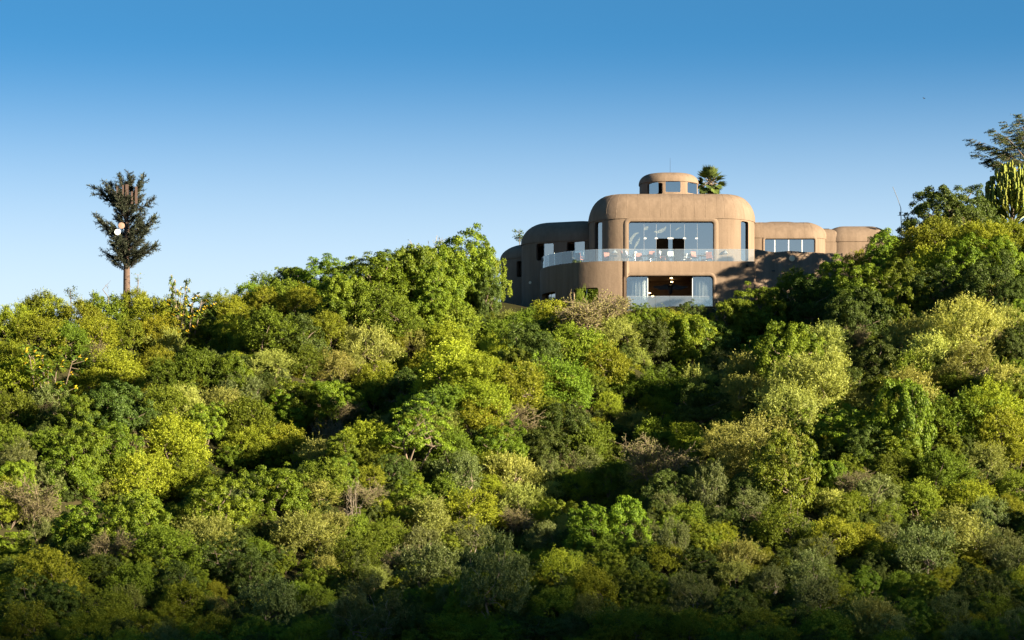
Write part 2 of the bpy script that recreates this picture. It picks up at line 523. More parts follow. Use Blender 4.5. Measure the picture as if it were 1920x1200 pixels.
# ---- lower storey with the curved bay
arc = [(9.9 + 7.3 * math.cos(R(a)), 262 + 7.3 * math.sin(R(a))) for a in np.linspace(180, 270, 25)]
low = [(2.6, 268.5)] + arc + [(9.93, 254.72), (9.96, 255.3), (10.14, 255.3), (10.17, 254.95), (10.35, 254.88), (10.6, 255.0), (21.8, 255.0), (22.0, 255.15), (22.0, 268.5)]
walls = prism_obj('lower_wall', [(low, 22.0), (low, FLOOR - 0.06), ([(x, y) for x, y in low], FLOOR)])
fr_low = Face((14.2, 255.0), (0, -1))
lowbox, c1 = opening(fr_low, 1175, 1337, 517, 586, 0.32, 1.2)
rm = prism_obj('cutter', [(outline(14.2, 259.1, 9.0, 7.0, 0.3), 26.6), (outline(14.2, 259.1, 9.0, 7.0, 0.3), 30.25)])
def bay_opening(u0, u1, v0, v1):
    """opening in the round bay: a chord between the two sight lines, clear of the curved wall"""
    A = np.linspace(180, 269, 891); xx = 9.9 + 7.3 * np.cos(np.radians(A)); yy = 262 + 7.3 * np.sin(np.radians(A))
    uu = 960 + F * xx / yy
    g0, g1 = float(np.interp(u0, uu, A)), float(np.interp(u1, uu, A)); am_ = (g0 + g1) / 2; hw = 7.3 * math.sin(R((g1 - g0) / 2))
    nn = (math.cos(R(am_)), math.sin(R(am_))); f_ = Face((9.9 + 7.3 * nn[0], 262 + 7.3 * nn[1]), nn)
    Y = f_.p0.y; box = (-hw, hw, (VH - v1) / F * Y, (VH - v0) / F * Y)
    return f_, box, link('cutter', plate(f_, rrect(*box, 0.22), -0.8, 1.2, 'cutter'))
bf1, b1, c2 = bay_opening(1076, 1122, 540, 578)
bf2, b2, c3 = bay_opening(1016, 1041, 549, 578)
bay_faces = [bf1, bf2]
bayroom = prism_obj('cutter', [([(9.5 + 6.4 * math.cos(R(a)), 262.2 + 6.4 * math.sin(R(a))) for a in np.linspace(178, 268, 16)] + [(9.4, 267.5), (3.6, 267.5)], 26.4),
                               ([(9.5 + 6.4 * math.cos(R(a)), 262.2 + 6.4 * math.sin(R(a))) for a in np.linspace(178, 268, 16)] + [(9.4, 267.5), (3.6, 267.5)], 30.2)])
cut(walls, [c1, rm, c2, c3, bayroom]); hpart(walls)
# lower picture window: curtained glass left and right, open in the middle
w = window_part('window')
a0, a1, z0, z1 = lowbox
am0, am1 = fr_low.hit(1215, 540)[0], fr_low.hit(1299, 540)[0]
pane(fr_low, (a0, am0, z0, z1), w, 0.45, 0.0, 0.12, 'pane', M_clear)
pane(fr_low, (am1, a1, z0, z1), w, 0.45, 0.0, 0.12, 'pane', M_clear)
for a in (am0, am1): bar(fr_low, a, z0, z1, 0.42, 0.05, w, 'frame', M_white)
# raised adobe surrounds
def surround(face, box, r, wid, proud, parent, name='surround', soft=7):
    a0, a1, z0, z1 = box; rings = []
    for k in range(soft + 1):
        t = k / soft
        off = 0.02 + wid * t; h = proud * math.sin(math.pi * min(1, 0.18 + 0.82 * t))
        rings.append((rrect(a0 - off, a1 + off, z0 - off, z1 + off, r + off, 6), -max(h, -0.02)))
    rings[-1] = (rings[-1][0], 0.03)
    rings.insert(0, (rrect(a0 - 0.005, a1 + 0.005, z0 - 0.005, z1 + 0.005, r, 6), 0.12))
    n = len(rings[0][0]); vs, fs = [], []
    for poly, d in rings: vs += [face.w(a, z, d) for a, z in poly]
    for j in range(len(rings) - 1):
        for i in range(n): fs.append((j * n + i, j * n + (i + 1) % n, (j + 1) * n + (i + 1) % n, (j + 1) * n + i)[::-1])
    return link(name, mesh(name, vs, fs, 60), parent, M_stucco)
surround(fr_low, lowbox, 0.32, 0.30, 0.07, w)
for f_, b_ in ((bay_faces[0], b1), (bay_faces[1], b2)):
    ww = window_part('window'); pane(f_, b_, ww, 0.5, -0.02, 0.2)
    bar(f_, (b_[0] * 0.55 + b_[1] * 0.45), b_[2], b_[3], 0.47, 0.05, ww)
# ---- right base under the wing
rb = prism_obj('base_wall', [(outline(29.2, 263.0, 14.3, 13.0, 0.6), 22.0), (outline(29.2, 263.0, 14.3, 13.0, 0.6), FLOOR - 0.02)])
cut(rb, []); hpart(rb)

# ---- main storey
MAIN = (14.83, 265.8, 15.33, 14.0, 3.4, 0.0)
zc = 35.56
mw = prism_obj('main_wall', [(outline(*MAIN), FLOOR - 0.3), (outline(*MAIN), zc)])
fr = Face((14.83, 258.8), (0, -1))
mbox, c1 = opening(fr, 1179, 1338, 415.5, 500, 0.22, 1.3)
inner = prism_obj('cutter', [(outline(*MAIN, off=-0.45), FLOOR), (outline(*MAIN, off=-0.45), zc - 0.25)])
fs_l = Face((14.83 - 7.665 + 3.4 - 3.4 * math.sin(R(48)), 262.2 - 3.4 * math.cos(R(48))), (-math.sin(R(48)), -math.cos(R(48))))
fs_r = Face((14.83 + 7.665 - 3.4 + 3.4 * math.sin(R(38)), 262.2 - 3.4 * math.cos(R(38))), (math.sin(R(38)), -math.cos(R(38))))
lb, c2 = opening(fs_l, 1114, 1128.5, 416, 501, 0.14, 1.0)
rbx, c3 = opening(fs_r, 1389.5, 1404.5, 415, 489, 0.2, 1.0)
cut(mw, [inner, c1, c2, c3]); hpart(mw)
cap('roof', MAIN, zc, 2.0, 2.42, 0.07, 0.28, seams=1.03)
w = window_part('window')
a0, a1, z0, z1 = mbox
us = (1208, 1231, 1257.5, 1284, 1308)
av = [fr.hit(u, 450)[0] for u in us]
zt = fr.hit(1257, 446)[1]
D = 0.42
seq = [a0] + av + [a1]
for i in range(6):                                  # fixed glass; the two middle doors stand open below the transom
    zl = z0 if i not in (2, 3) else zt
    pane(fr, (seq[i] + 0.012, seq[i + 1] - 0.012, zl, z1), w, D, 0.0, 0.01)
for i, a in enumerate(av):
    bar(fr, a, z0 if i != 2 else zt, z1, D - 0.012, 0.022, w, 'glass_joint', M_steel, 0.04)
for u, wd in ((1210, 0.22), (1231, 0.26), (1257.5, 0.52), (1284, 0.26), (1306.5, 0.22)):
    a, z = fr.hit(u, 446)
    me = plate(fr, [(a - wd / 2, z - 0.05), (a + wd / 2, z - 0.05), (a + wd / 2, z + 0.06), (a - wd / 2, z + 0.06)], D - 0.03, D + 0.05, 'patch_fitting')
    link('patch_fitting', me, w, M_white)
for sgn in (-1, 1):                                  # open door leaves, swung outwards beside the middle strip
    a = av[2] + sgn * 0.19
    vs = [fr.w(a - sgn * 0.012, z0, D), fr.w(a + sgn * 0.012, z0, D), fr.w(a + sgn * 0.012, zt, D), fr.w(a - sgn * 0.012, zt, D)]
    me = plate(fr, [(av[2] + min(0, sgn * 0.19), z0), (av[2] + max(0, sgn * 0.19), z0), (av[2] + max(0, sgn * 0.19), zt - 0.02), (av[2] + min(0, sgn * 0.19), zt - 0.02)], D, D + 0.03, 'door')
    dr = link('door', me, w, M_pane)
surround(fr, mbox, 0.22, 0.46, 0.09, w)
for f_, b_ in ((fs_l, lb), (fs_r, rbx)):
    ww = window_part('window'); pane(f_, b_, ww, 0.3, -0.02, 0.15)
# dark timber back wall behind the open doors, room floor
rw = MB(); rw.box((14.8, 264.5, 33.3), (14.2, 0.12, 4.1)); hpart(rw.build('inner_wall', M_dark))
rf = MB(); rf.box((14.8, 265.6, FLOOR + 0.03), (14.0, 13.0, 0.05)); hpart(rf.build('room_floor', M_inner))
# wall sconces
for u, v, nf in ((1152, 472.5, fr), (1359.5, 473.5, fr)):
    a, z = nf.hit(u, v)
    s = MB()
    c = nf.w(a, z, -0.16)
    s.add([c + Vector((-0.34, 0.16, -0.16)), c + Vector((0.34, 0.16, -0.12)), c + Vector((0.05, 0.16, 0.22)),
           c + Vector((-0.10, -0.16, -0.10)), c + Vector((0.16, -0.16, -0.08)), c + Vector((0.04, -0.1, 0.16))],
          [(0, 1, 4, 3), (0, 3, 5, 2), (1, 2, 5, 4), (3, 4, 5)])
    hpart(s.build('wall_sconce', M_steel))

# ---- cupola
CUP = (14.75, 266.3, 5.45, 5.2, 2.3, 0.0)
cw = prism_obj('cupola_wall', [(outline(*CUP), 37.6), (outline(*CUP), 39.72)])
icu = prism_obj('cutter', [(outline(*CUP, off=-0.3), 37.9), (outline(*CUP, off=-0.3), 39.6)])
f0 = Face((14.75, 263.7), (0, -1))
def corner_face(args, deg):
    cx, cy, wx, wy, r, _ = args; s = 1 if deg > 0 else -1
    return Face((cx + s * (wx / 2 - r) + r * math.sin(R(deg)), cy - wy / 2 + r - r * math.cos(R(deg))), (math.sin(R(deg)), -math.cos(R(deg))))
fl, frr = corner_face(CUP, -52), corner_face(CUP, 52)
cb = []; cc = []
for f_, uu in ((f0, (1248, 1276, 339.5, 360)), (fl, (1213.5, 1232, 343, 364)), (frr, (1291.5, 1309, 343, 363))):
    b_, c_ = opening(f_, *uu, r=0.12, d_in=0.8, d_out=0.6); cb.append((f_, b_)); cc.append(c_)
cut(cw, [icu] + cc); hpart(cw)
cap('cupola_roof', CUP, 39.72, 1.1, 0.85, 0.08, 0.16)
for f_, b_ in cb:
    ww = window_part('window'); pane(f_, b_, ww, 0.14, -0.01, 0.1)
lr = MB(); lr.tube([(14.9, 266.3, 40.7), (14.9, 266.3, 42.3)], [0.014, 0.01], 5); hpart(lr.build('lightning_rod', M_black))

# ---- left wings
WA = (5.75, 268.2, 8.9, 8.8, 3.0, R(-20))
za = 34.15
wa = prism_obj('wing_wall', [(outline(*WA), 22.0), (outline(*WA), za)])
ia = prism_obj('cutter', [(outline(*WA, off=-0.4), 31.3), (outline(*WA, off=-0.4), za - 0.2)])
nA = (-math.sin(R(20)), -math.cos(R(20)))
fA = Face((5.75 + nA[0] * 4.4, 268.2 + nA[1] * 4.4), nA)
A1, c1 = opening(fA, 1005, 1038, 456, 488, 0.2, 1.0)
A2, c2 = opening(fA, 1062.5, 1095, 453, 486, 0.2, 1.0)
cut(wa, [ia, c1, c2]); hpart(wa)
cap('wing_roof', WA, za, 2.4, 2.0, 0.07, 0.15)
for b_ in (A1, A2):
    ww = window_part('window'); am = b_[0] * 0.56 + b_[1] * 0.44
    pane(fA, (am, b_[1], b_[2], b_[3]), ww, 0.2, 0.0, 0.1)
    bar(fA, am, b_[2], b_[3], 0.19, 0.05, ww, 'frame', M_steel)
WB = (3.35, 274.2, 8.2, 9.5, 3.2, R(-14))
zb = 33.35
wb = prism_obj('wing_wall', [(outline(*WB), 22.0), (outline(*WB), zb)])
ib = prism_obj('cutter', [(outline(*WB, off=-0.4), 30.3), (outline(*WB, off=-0.4), zb - 0.2)])
fB = corner_face((WB[0], WB[1], WB[2], WB[3], WB[4], 0), -30)
fB = Face((0.55, 270.5), (-0.55, -0.83))
B1, c1 = opening(fB, 972, 984, 490, 520, 0.12, 1.4, 1.2)
cut(wb, [ib, c1]); hpart(wb)
cap('wing_roof', WB, zb, 2.6, 1.5, 0.07, 0.2)
ww = window_part('window'); bar(fB, (B1[0] + B1[1]) / 2, B1[2], B1[3], 0.25, 0.06, ww, 'frame', M_black)
pane(fB, (B1[0], (B1[0] + B1[1]) / 2, B1[2], B1[3]), ww, 0.3, 0.0, 0.05)

# ---- right wings
WC = (25.15, 267.6, 8.7, 11.4, 2.0, 0.0)
zcc = 34.2
wc = prism_obj('wing_wall', [(outline(*WC), 30.9), (outline(*WC), zcc)])
ic = prism_obj('cutter', [(outline(*WC, off=-0.4), 31.2), (outline(*WC, off=-0.4), zcc - 0.12)])
fC = Face((25.75, 261.9), (0, -1))
C1, c1 = opening(fC, 1434, 1527, 448, 473, 0.12, 1.0)
cut(wc, [ic, c1]); hpart(wc)
cap('wing_roof', WC, zcc, 2.7, 1.65, 0.07, 0.28, seams=1.35)
ww = window_part('window')
pv = [C1[0]] + [fC.hit(u, 460)[0] for u in (1453, 1479, 1504.5)] + [C1[1]]
for i in range(4): pane(fC, (pv[i], pv[i + 1], C1[2], C1[3]), ww, 0.22, 0.012, 0.03)
for a in pv[1:-1]: bar(fC, a, C1[2], C1[3], 0.17, 0.075, ww, 'mullion', M_white)
surround(fC, C1, 0.12, 0.25, 0.07, ww)
WD = (32.25, 268.0, 6.6, 10.8, 2.0, 0.0)
wd = prism_obj('wing_wall', [(outline(*WD), 30.9), (outline(*WD), 33.95)])
cut(wd, []); hpart(wd)
cap('wing_roof', WD, 33.95, 2.5, 1.6, 0.07, 0.08)
WS = (29.3, 268.0, 2.3, 10.5, 0.4, 0.0)
ws = prism_obj('wing_wall', [(outline(*WS), 30.9), (outline(*WS), 33.98)])
cut(ws, []); hpart(ws)
cap('wing_roof', WS, 33.93, 0.9, 1.2, 0.03, 0.05)
WE = (36.6, 272.0, 3.6, 4.2, 1.4, 0.0)
we = prism_obj('wing_wall', [(outline(*WE), 30.9), (outline(*WE), 34.6)])
cut(we, []); hpart(we)
cap('wing_roof', WE, 34.6, 1.2, 0.75, 0.05, 0.2)

# ---- glass balustrades
def balustrade(pts, z0, h, wid, name='balustrade', zf=None):
    root = empty(name); hpart(root)
    L = [0.0]
    for i in range(len(pts) - 1): L.append(L[-1] + (Vector(pts[i + 1]) - Vector(pts[i])).length)
    n = max(1, round(L[-1] / wid))
    def at(s):
        i = min(max(j for j in range(len(pts)) if L[j] <= s + 1e-9), len(pts) - 2)
        f = (s - L[i]) / (L[i + 1] - L[i]); return Vector(pts[i]).lerp(Vector(pts[i + 1]), f)
    for k in range(n):
        p, q = at(L[-1] * k / n), at(L[-1] * (k + 1) / n)
        d = (q - p); t = d.normalized(); nn = Vector((t.y, -t.x)) * 0.009
        p2, q2 = p + t * 0.008, q - t * 0.008
        vs = [(x.x + o.x, x.y + o.y, z) for z in (z0, z0 + h) for x, o in ((p2, nn), (q2, nn), (q2, -nn), (p2, -nn))]
        fs = [(3, 2, 1, 0), (4, 5, 6, 7), (0, 1, 5, 4), (1, 2, 6, 5), (2, 3, 7, 6), (3, 0, 4, 7)]
        link('glass_panel', mesh('glass_panel', vs, fs), root, M_rail)
        c = MB(); c.box(((p.x + q.x) / 2, (p.y + q.y) / 2, z0 + h + 0.012), ((q - p).length - 0.03, 0.03, 0.02), math.atan2(t.y, t.x))
        c.build('edge_trim', M_steel, root)
    return root
bpts = [(9.9 + 7.18 * math.cos(R(a)), 262 + 7.18 * math.sin(R(a))) for a in np.linspace(184, 268, 22)] + [(10.4, 255.06), (21.85, 255.06)]
balustrade(bpts, FLOOR + 0.005, 1.08, 1.22)
lp0, lp1 = fr_low.w(a0 := lowbox[0] + 0.02, 0).xy, fr_low.w(lowbox[1] - 0.02, 0).xy
balustrade([(lp0.x, lp0.y + 0.18), (lp1.x, lp1.y + 0.18)], lowbox[2] + 0.02, (VH - 556) / F * 255.2 - lowbox[2], 1.3, 'window_balustrade')
# small bullnose kerb at the terrace edge
# ---- yard wall running to the right
def yard_wall():
    root = empty('yard_wall', (25.5, 255.8, 26))
    tag(root, 'brown adobe yard wall with wavy top, shaded, right of the glass terrace', 'wall')
    top = [(1415.5, 467), (1424, 468), (1440, 471), (1452, 472.5), (1466, 471.5), (1482, 470), (1500, 471.5), (1520, 473), (1545, 474), (1580, 474)]
    vs, fs = [], []; n = len(top)
    for u, v in top:
        Y = 255.35 + (u - 1415) * 0.008
        p = P(u, v, Y)
        for d, z in ((0, 22.0), (0, p.z - 0.1), (0.1, p.z), (0.45, p.z), (0.55, p.z - 0.1), (0.55, 22.0)):
            vs.append((p.x - 25.5, Y + d - 255.8, z - 26))
    for i in range(n - 1):
        for k in range(5): fs.append((i * 6 + k, (i + 1) * 6 + k, (i + 1) * 6 + k + 1, i * 6 + k + 1))
    fs.append(tuple(range(6))); fs.append(tuple((n - 1) * 6 + k for k in range(6))[::-1])
    w_ = link('wall', mesh('wall', vs, fs, 50), root, M_stucco)
    p = P(1485, 484.5, 255.85); s = MB()
    s.lathe([(0.0, 0.05), (0.17, 0.05), (0.25, 0.03), (0.27, 0.0), (0.27, -0.04)], 20)
    o = s.build('round_lamp', M_cream, root, 40); o.location = (p.x - 25.5, p.y - 255.8 - 0.02, p.z - 26); o.rotation_euler = (R(90), 0, 0)
    p = P(1450, 508, 255.5); s = MB(); s.box((p.x - 25.5, p.y - 255.8 - 0.02, p.z - 26), (0.3, 0.08, 0.1)); s.build('step_light', M_black, root)
yard_wall()
# spotlight under the terrace corner
p = P(1400.5, 497.5, 255.0); s = MB(); s.tube([(p.x, 255.02, p.z), (p.x, 254.8, p.z - 0.04)], [0.11, 0.13], 10); hpart(s.build('spotlight', M_black))
p = P(994, 530, 264.3); s = MB(); s.lathe([(0, .05), (.12, .04), (.14, 0)], 12); o = s.build('wall_light', M_cream, None, 40); o.location = p; o.rotation_euler = (R(90), 0, R(-20)); hpart(o)

# ---- curtains behind the lower side glass
def curtain(u0, u1, label):
    a0_, a1_ = fr_low.hit(u0, 540)[0], fr_low.hit(u1, 540)[0]
    n = 60; vs, fs = [], []
    o0 = fr_low.w((a0_ + a1_) / 2, lowbox[2] - 0.05, 0.8)
    for i in range(n + 1):
        a = a0_ + (a1_ - a0_) * i / n; d = 0.8 + 0.05 * math.sin(i * 1.35) + 0.02 * math.sin(i * 3.1)
        for z in (lowbox[2] - 0.05, lowbox[3] + 0.25):
            vs.append(fr_low.w(a, z, d) - o0)
    fs = [(2 * i, 2 * i + 2, 2 * i + 3, 2 * i + 1) for i in range(n)]
    c = link('curtain', mesh('curtain', vs, fs, 80), None, M_curt); c.location = o0
    md = c.modifiers.new('solid', 'SOLIDIFY'); md.thickness = 0.01
    tag(c, label, 'curtain', 'curtains of the lower picture window')
curtain(1184, 1212, 'white curtain hanging behind the left glass of the lower window')
curtain(1304, 1331, 'white curtain hanging behind the right glass of the lower window')

# ---- lamps and hanging pieces inside
for u, v, Y, lab in ((1258.5, 521.5, 258.2, 'topmost glowing warm downlight inside the open lower room'), (1259.5, 528.5, 261.0, 'second glowing warm downlight inside the lower room, under the topmost'),
                     (1218, 549.5, 261.5, 'glowing warm wall lamp at the room\'s left, just inside the open lower window'), (1223.5, 555.5, 260.0, 'lowest glowing warm lamp inside the lower room, by its left side')):
    s = MB(); s.lathe([(0.0, -0.05), (0.10, -0.045), (0.13, 0.0), (0.11, 0.04), (0.0, 0.05)], 14)
    o = s.build('room_lamp', M_lamp, None, 50); o.location = P(u, v, Y); o.location.z = min(o.location.z, 30.16)
    tag(o, lab, 'lamp', 'lit lamps in the lower room')
def hanging():
    o0 = P(1257, 538, 257.6)
    root = empty('hanging_ornament', o0)
    tag(root, 'dark wide-winged ornament hanging inside the open lower room', 'ornament')
    s = MB(); s.tube([(0, 0, 0), (0, 0, 30.2 - o0.z)], [0.02, 0.02], 6); s.build('rod', M_black, root)
    s = MB(); s.lathe([(0.0, -0.75), (0.18, -0.55), (0.22, -0.1), (0.3, 0.1), (0.1, 0.22), (0.0, 0.24)], 12); s.build('body', M_black, root, 50)
    for sg in (-1, 1):
        s = MB(); rows = []
        for i in range(9):
            t = i / 8; x = sg * (0.15 + 1.45 * t); hz = 0.30 * (1 - t) ** 0.6 + 0.03; zc_ = 0.02 - 0.05 * t + 0.04 * math.sin(t * 9)
            rows += [(x, -0.12, zc_ - hz), (x, -0.12, zc_ + hz * 0.6), (x, 0.12, zc_ + hz * 0.6), (x, 0.12, zc_ - hz)]
        s.add(rows, [(4 * i + a, 4 * i + (a + 1) % 4, 4 * i + 4 + (a + 1) % 4, 4 * i + 4 + a) for i in range(8) for a in range(4)] + [(0, 1, 2, 3), (35, 34, 33, 32)])
        s.build('wing', M_black, root)
hanging()
def gleam_ribbons():  # glowing ribbons added to stand in for golden gleams in the glass
    root = empty('window_gleam', fr.w(fr.hit(1205, 430)[0], fr.hit(1205, 430)[1], 1.6))
    tag(root, 'added golden chandelier glowing behind the upper window glass', 'gleam')
    def rib(pts, wid):
        vs, fs = [], []
        for i, (u, v) in enumerate(pts):
            a, z = fr.hit(u, v); p = fr.w(a, z, 1.6) - root.location
            wq = wid * math.sin(math.pi * (0.08 + 0.84 * i / (len(pts) - 1)))
            q = Vector((pts[min(i + 1, len(pts) - 1)][0] - pts[max(i - 1, 0)][0], 0, -(pts[min(i + 1, len(pts) - 1)][1] - pts[max(i - 1, 0)][1]))).normalized()
            nn = Vector((-q.z, 0, q.x)) * wq
            vs += [p - nn, p + Vector((0, -0.06, 0)), p + nn, p + Vector((0, 0.06, 0))]
        m = len(pts)
        fs = [(4 * i + a, 4 * i + (a + 1) % 4, 4 * i + 4 + (a + 1) % 4, 4 * i + 4 + a) for i in range(m - 1) for a in range(4)]
        link('ribbon', mesh('ribbon', vs, fs, 60), root, M_gold)
    rib([(1199, 432), (1193, 434), (1187, 441), (1183.5, 447), (1184, 452), (1186, 453.5)], 0.13)
    rib([(1201, 441), (1199, 448), (1196, 452), (1192.5, 458), (1191, 463)], 0.11)
    rib([(1209, 427), (1213, 424), (1217, 420)], 0.17)
    rib([(1228, 430), (1234, 431), (1241, 429), (1247, 425), (1251, 421)], 0.16)
    rib([(1268, 428), (1273, 424), (1279, 421)], 0.05)
    s = MB(); s.tube([(0.2, 0, 0.3), (0.2, 0, 1.0)], [0.012, 0.012], 5); s.build('rod', M_steel, root)
gleam_ribbons()

# ---- terrace furniture
def chair_proto(mat):
    root = empty('terrace_chair')
    s = MB(); s.box((0, 0, 0.45), (0.52, 0.5, 0.07)); s.build('seat', mat, root)
    s = MB(); s.box((0, 0.25, 0.75), (0.52, 0.06, 0.58), 0, Matrix.Rotation(R(-8), 3, 'X')); s.build('backrest', mat, root)
    for x in (-1, 1):
        for y in (-1, 1):
            s = MB(); s.tube([(x * 0.23, y * 0.21, 0.42), (x * 0.25, y * 0.24, 0.0)], [0.022, 0.018], 6); s.build('leg', M_white if mat is M_white else M_pale, root)
        s = MB(); s.tube([(x * 0.27, -0.2, 0.45), (x * 0.27, -0.2, 0.66), (x * 0.27, 0.24, 0.68)], [0.02] * 3, 5); s.build('armrest', mat, root)
    return root
def copy_tree(o, parent=None):
    c = o.copy(); C.objects.link(c)
    if parent is not None: c.parent = parent
    for ch in list(o.children): copy_tree(ch, c)
    return c
def seatplace(proto, used, u, Y, rz, label, cat, group):
    o = proto if not used else copy_tree(proto)
    x = (u - 960) / F * Y
    o.location = (x, Y, FLOOR + (0.056 if Y > 258.9 else 0.002)); o.rotation_euler = (0, 0, rz)
    tag(o, label, cat, group); used.append(1); return o
pc, up = chair_proto(M_pink), []
for u, Y, rz, lab in ((1054, 259.0, 0.4, 'coral terrace chair nearest the left end of the curved glass rail'),
                      (1086, 257.4, 2.6, 'coral terrace chair behind the bending part of the glass rail'),
                      (1139, 256.8, 0.3, 'coral terrace chair left of the left wall sconce'),
                      (1171, 256.0, 1.7, 'coral terrace chair turned sideways at the upper window\'s left edge'),
                      (1199, 257.0, 0.2, 'coral terrace chair in front of the leftmost upper glass pane'),
                      (1221, 256.2, 3.3, 'coral terrace chair left of the left open doorway'),
                      (1242, 256.9, 1.3, 'coral terrace chair in front of the left open doorway'),
                      (1290, 256.7, 4.6, 'coral terrace chair just right of the right open doorway'),
                      (1303, 256.1, 0.5, 'coral terrace chair between the two right glass joints'),
                      (1330, 256.8, 2.9, 'coral terrace chair at the upper window\'s right edge')):
    seatplace(pc, up, u, Y, rz, lab, 'chair', 'coral chairs on the terrace')
wc_, uw = chair_proto(M_white), []
for u, Y, rz, lab in ((1180, 255.8, 1.3, 'white terrace chair beside the sideways coral chair'),
                      (1232, 255.9, 4.4, 'white terrace chair beside the left open doorway'),
                      (1258, 256.0, 0.1, 'white terrace chair between the two open doorways'),
                      (1281, 257.6, 5.0, 'white terrace chair by the right open doorway\'s outer edge')):
    seatplace(wc_, uw, u, Y, rz, lab, 'chair', 'white chairs on the terrace')
def table_proto():
    root = empty('terrace_table')
    s = MB(); s.lathe([(0.0, 0.70), (0.42, 0.70), (0.44, 0.72), (0.42, 0.74), (0.0, 0.74)], 20); s.build('table_top', M_pale, root, 50)
    s = MB(); s.lathe([(0.0, 0.0), (0.26, 0.0), (0.26, 0.03), (0.04, 0.06), (0.035, 0.70)], 14); s.build('pedestal', M_black, root, 50)
    return root
tp, ut = table_proto(), []
for u, Y, lab in ((1068, 258.6, 'round terrace table behind the bending part of the glass rail'), (1150, 256.9, 'round terrace table under the left wall sconce'),
                  (1209, 256.9, 'round terrace table before the left glass panes'), (1316, 256.8, 'round terrace table before the right glass panes')):
    seatplace(tp, ut, u, Y, 0, lab, 'table', 'round tables on the terrace')
def lamp_proto():
    root = empty('standing_lamp')
    s = MB(); s.tube([(0, 0, 0), (0, 0, 1.15)], [0.018, 0.018], 6); s.build('stand', M_steel, root)
    s = MB(); s.lathe([(0.0, 0.0), (0.16, 0.0), (0.15, 0.03), (0.0, 0.04)], 12); s.build('base', M_steel, root)
    s = MB(); s.lathe([(0.20, 1.08), (0.19, 1.18), (0.13, 1.28), (0.0, 1.32)], 14); s.build('lamp_shade', M_white, root, 60)
    return root
lp, ul = lamp_proto(), []
for u, lab in ((1191, 'white domed standing lamp before the leftmost upper pane'), (1219.5, 'white domed standing lamp left of the left open doorway'),
               (1296, 'white domed standing lamp right of the right open doorway'), (1324.5, 'white domed standing lamp before the rightmost upper pane')):
    seatplace(lp, ul, u, 258.3, 0, lab, 'lamp', 'standing lamps along the upper window')
# ---------------------------------------------------------------- foliage builders
def unit(a): return a / np.maximum(np.linalg.norm(a, axis=-1, keepdims=True), 1e-9)

def leaves_mesh(name, pos, nrm, tan, L, W, tone, mat, fold=0.12):
    """one folded four-point leaf per row"""
    N = len(pos)
    nrm = unit(nrm); tan = unit(tan - nrm * np.sum(tan * nrm, 1, keepdims=True)); side = np.cross(nrm, tan)
    L = np.broadcast_to(np.asarray(L, float).reshape(-1, 1), (N, 1)); W = np.broadcast_to(np.asarray(W, float).reshape(-1, 1), (N, 1))
    v = np.empty((N, 4, 3))
    v[:, 0] = pos; v[:, 1] = pos + tan * L * 0.5 + side * W * 0.5 - nrm * W * fold
    v[:, 2] = pos + tan * L - nrm * L * 0.08; v[:, 3] = pos + tan * L * 0.5 - side * W * 0.5 - nrm * W * fold
    me = bpy.data.meshes.new(name)
    me.vertices.add(4 * N); me.vertices.foreach_set('co', v.reshape(-1).astype(np.float32))
    me.loops.add(4 * N); me.loops.foreach_set('vertex_index', np.arange(4 * N, dtype=np.int32))
    me.polygons.add(N); me.polygons.foreach_set('loop_start', np.arange(0, 4 * N, 4, dtype=np.int32))
    me.polygons.foreach_set('loop_total', np.full(N, 4, np.int32))
    at = me.attributes.new('tone', 'FLOAT', 'POINT')
    at.data.foreach_set('value', np.repeat(np.clip(tone, 0, 1), 4).astype(np.float32))
    me.update(calc_edges=True)
    me.materials.append(mat)
    return me

def rdirs(rng, n): return unit(rng.normal(size=(n, 3)))

def lobes(rng, k=12, amp=0.28):
    d = rdirs(rng, k); a = rng.uniform(-amp, amp, k)
    return lambda q: 1 + (np.clip(q @ d.T, 0, 1) ** 5) @ a

def clump_centres(rng, W, H, n, amp=0.28, low=0.12, shell=0.72):
    f = lobes(rng, 12, amp * 1.35)
    q = rdirs(rng, n * 4); q = q[q[:, 2] > -0.62][:n]
    rad = np.where(rng.random(len(q)) < shell, rng.uniform(0.74, 0.98, len(q)), rng.uniform(0.25, 0.75, len(q)))
    c = q * (rad * f(q))[:, None]
    c = c * np.array([W / 2, W / 2, H * 0.60]); c[:, 2] += H * 0.40
    c[:, 2] = np.maximum(c[:, 2], H * low + rng.uniform(0, .08, len(c)) * H)
    return c, unit(q)

def limbs(rng, cents, W, H, n, r0, stems=1, lean=0.1, name='trunk', mat=None, sides=5, ratio=0.55, bend=0.10):
    mb = MB(); base = []
    for s in range(stems):
        a = rng.uniform(0, 6.28); sp = 0.0 if stems == 1 else 0.06 * W
        base.append((np.array([sp * math.cos(a), sp * math.sin(a), -0.6]), np.array([math.cos(a), math.sin(a), 0]) * W * lean))
    fork = []
    for b, l in base:
        top = np.array([b[0] + l[0], b[1] + l[1], H * rng.uniform(0.24, 0.36)])
        mid = (b + top) / 2 + rng.normal(0, 0.03 * W, 3) * np.array([1, 1, 0])
        mb.tube([b, mid, top], [r0, r0 * 0.85, r0 * 0.7], sides + 2); fork.append(top)
    idx = rng.choice(len(cents), min(n, len(cents)), replace=False)
    for i in idx:
        t = fork[rng.integers(len(fork))]; c = cents[i]
        m1 = t + (c - t) * 0.4 + rng.normal(0, bend * W * 0.5, 3); m2 = t + (c - t) * 0.75 + rng.normal(0, bend * W * 0.35, 3)
        mb.tube([t, m1, m2, c], [r0 * ratio, r0 * ratio * 0.7, r0 * ratio * 0.45, r0 * 0.12], sides - 1)
    return mb.mesh(name, 60) if mat is None else (mb.mesh(name, 60))

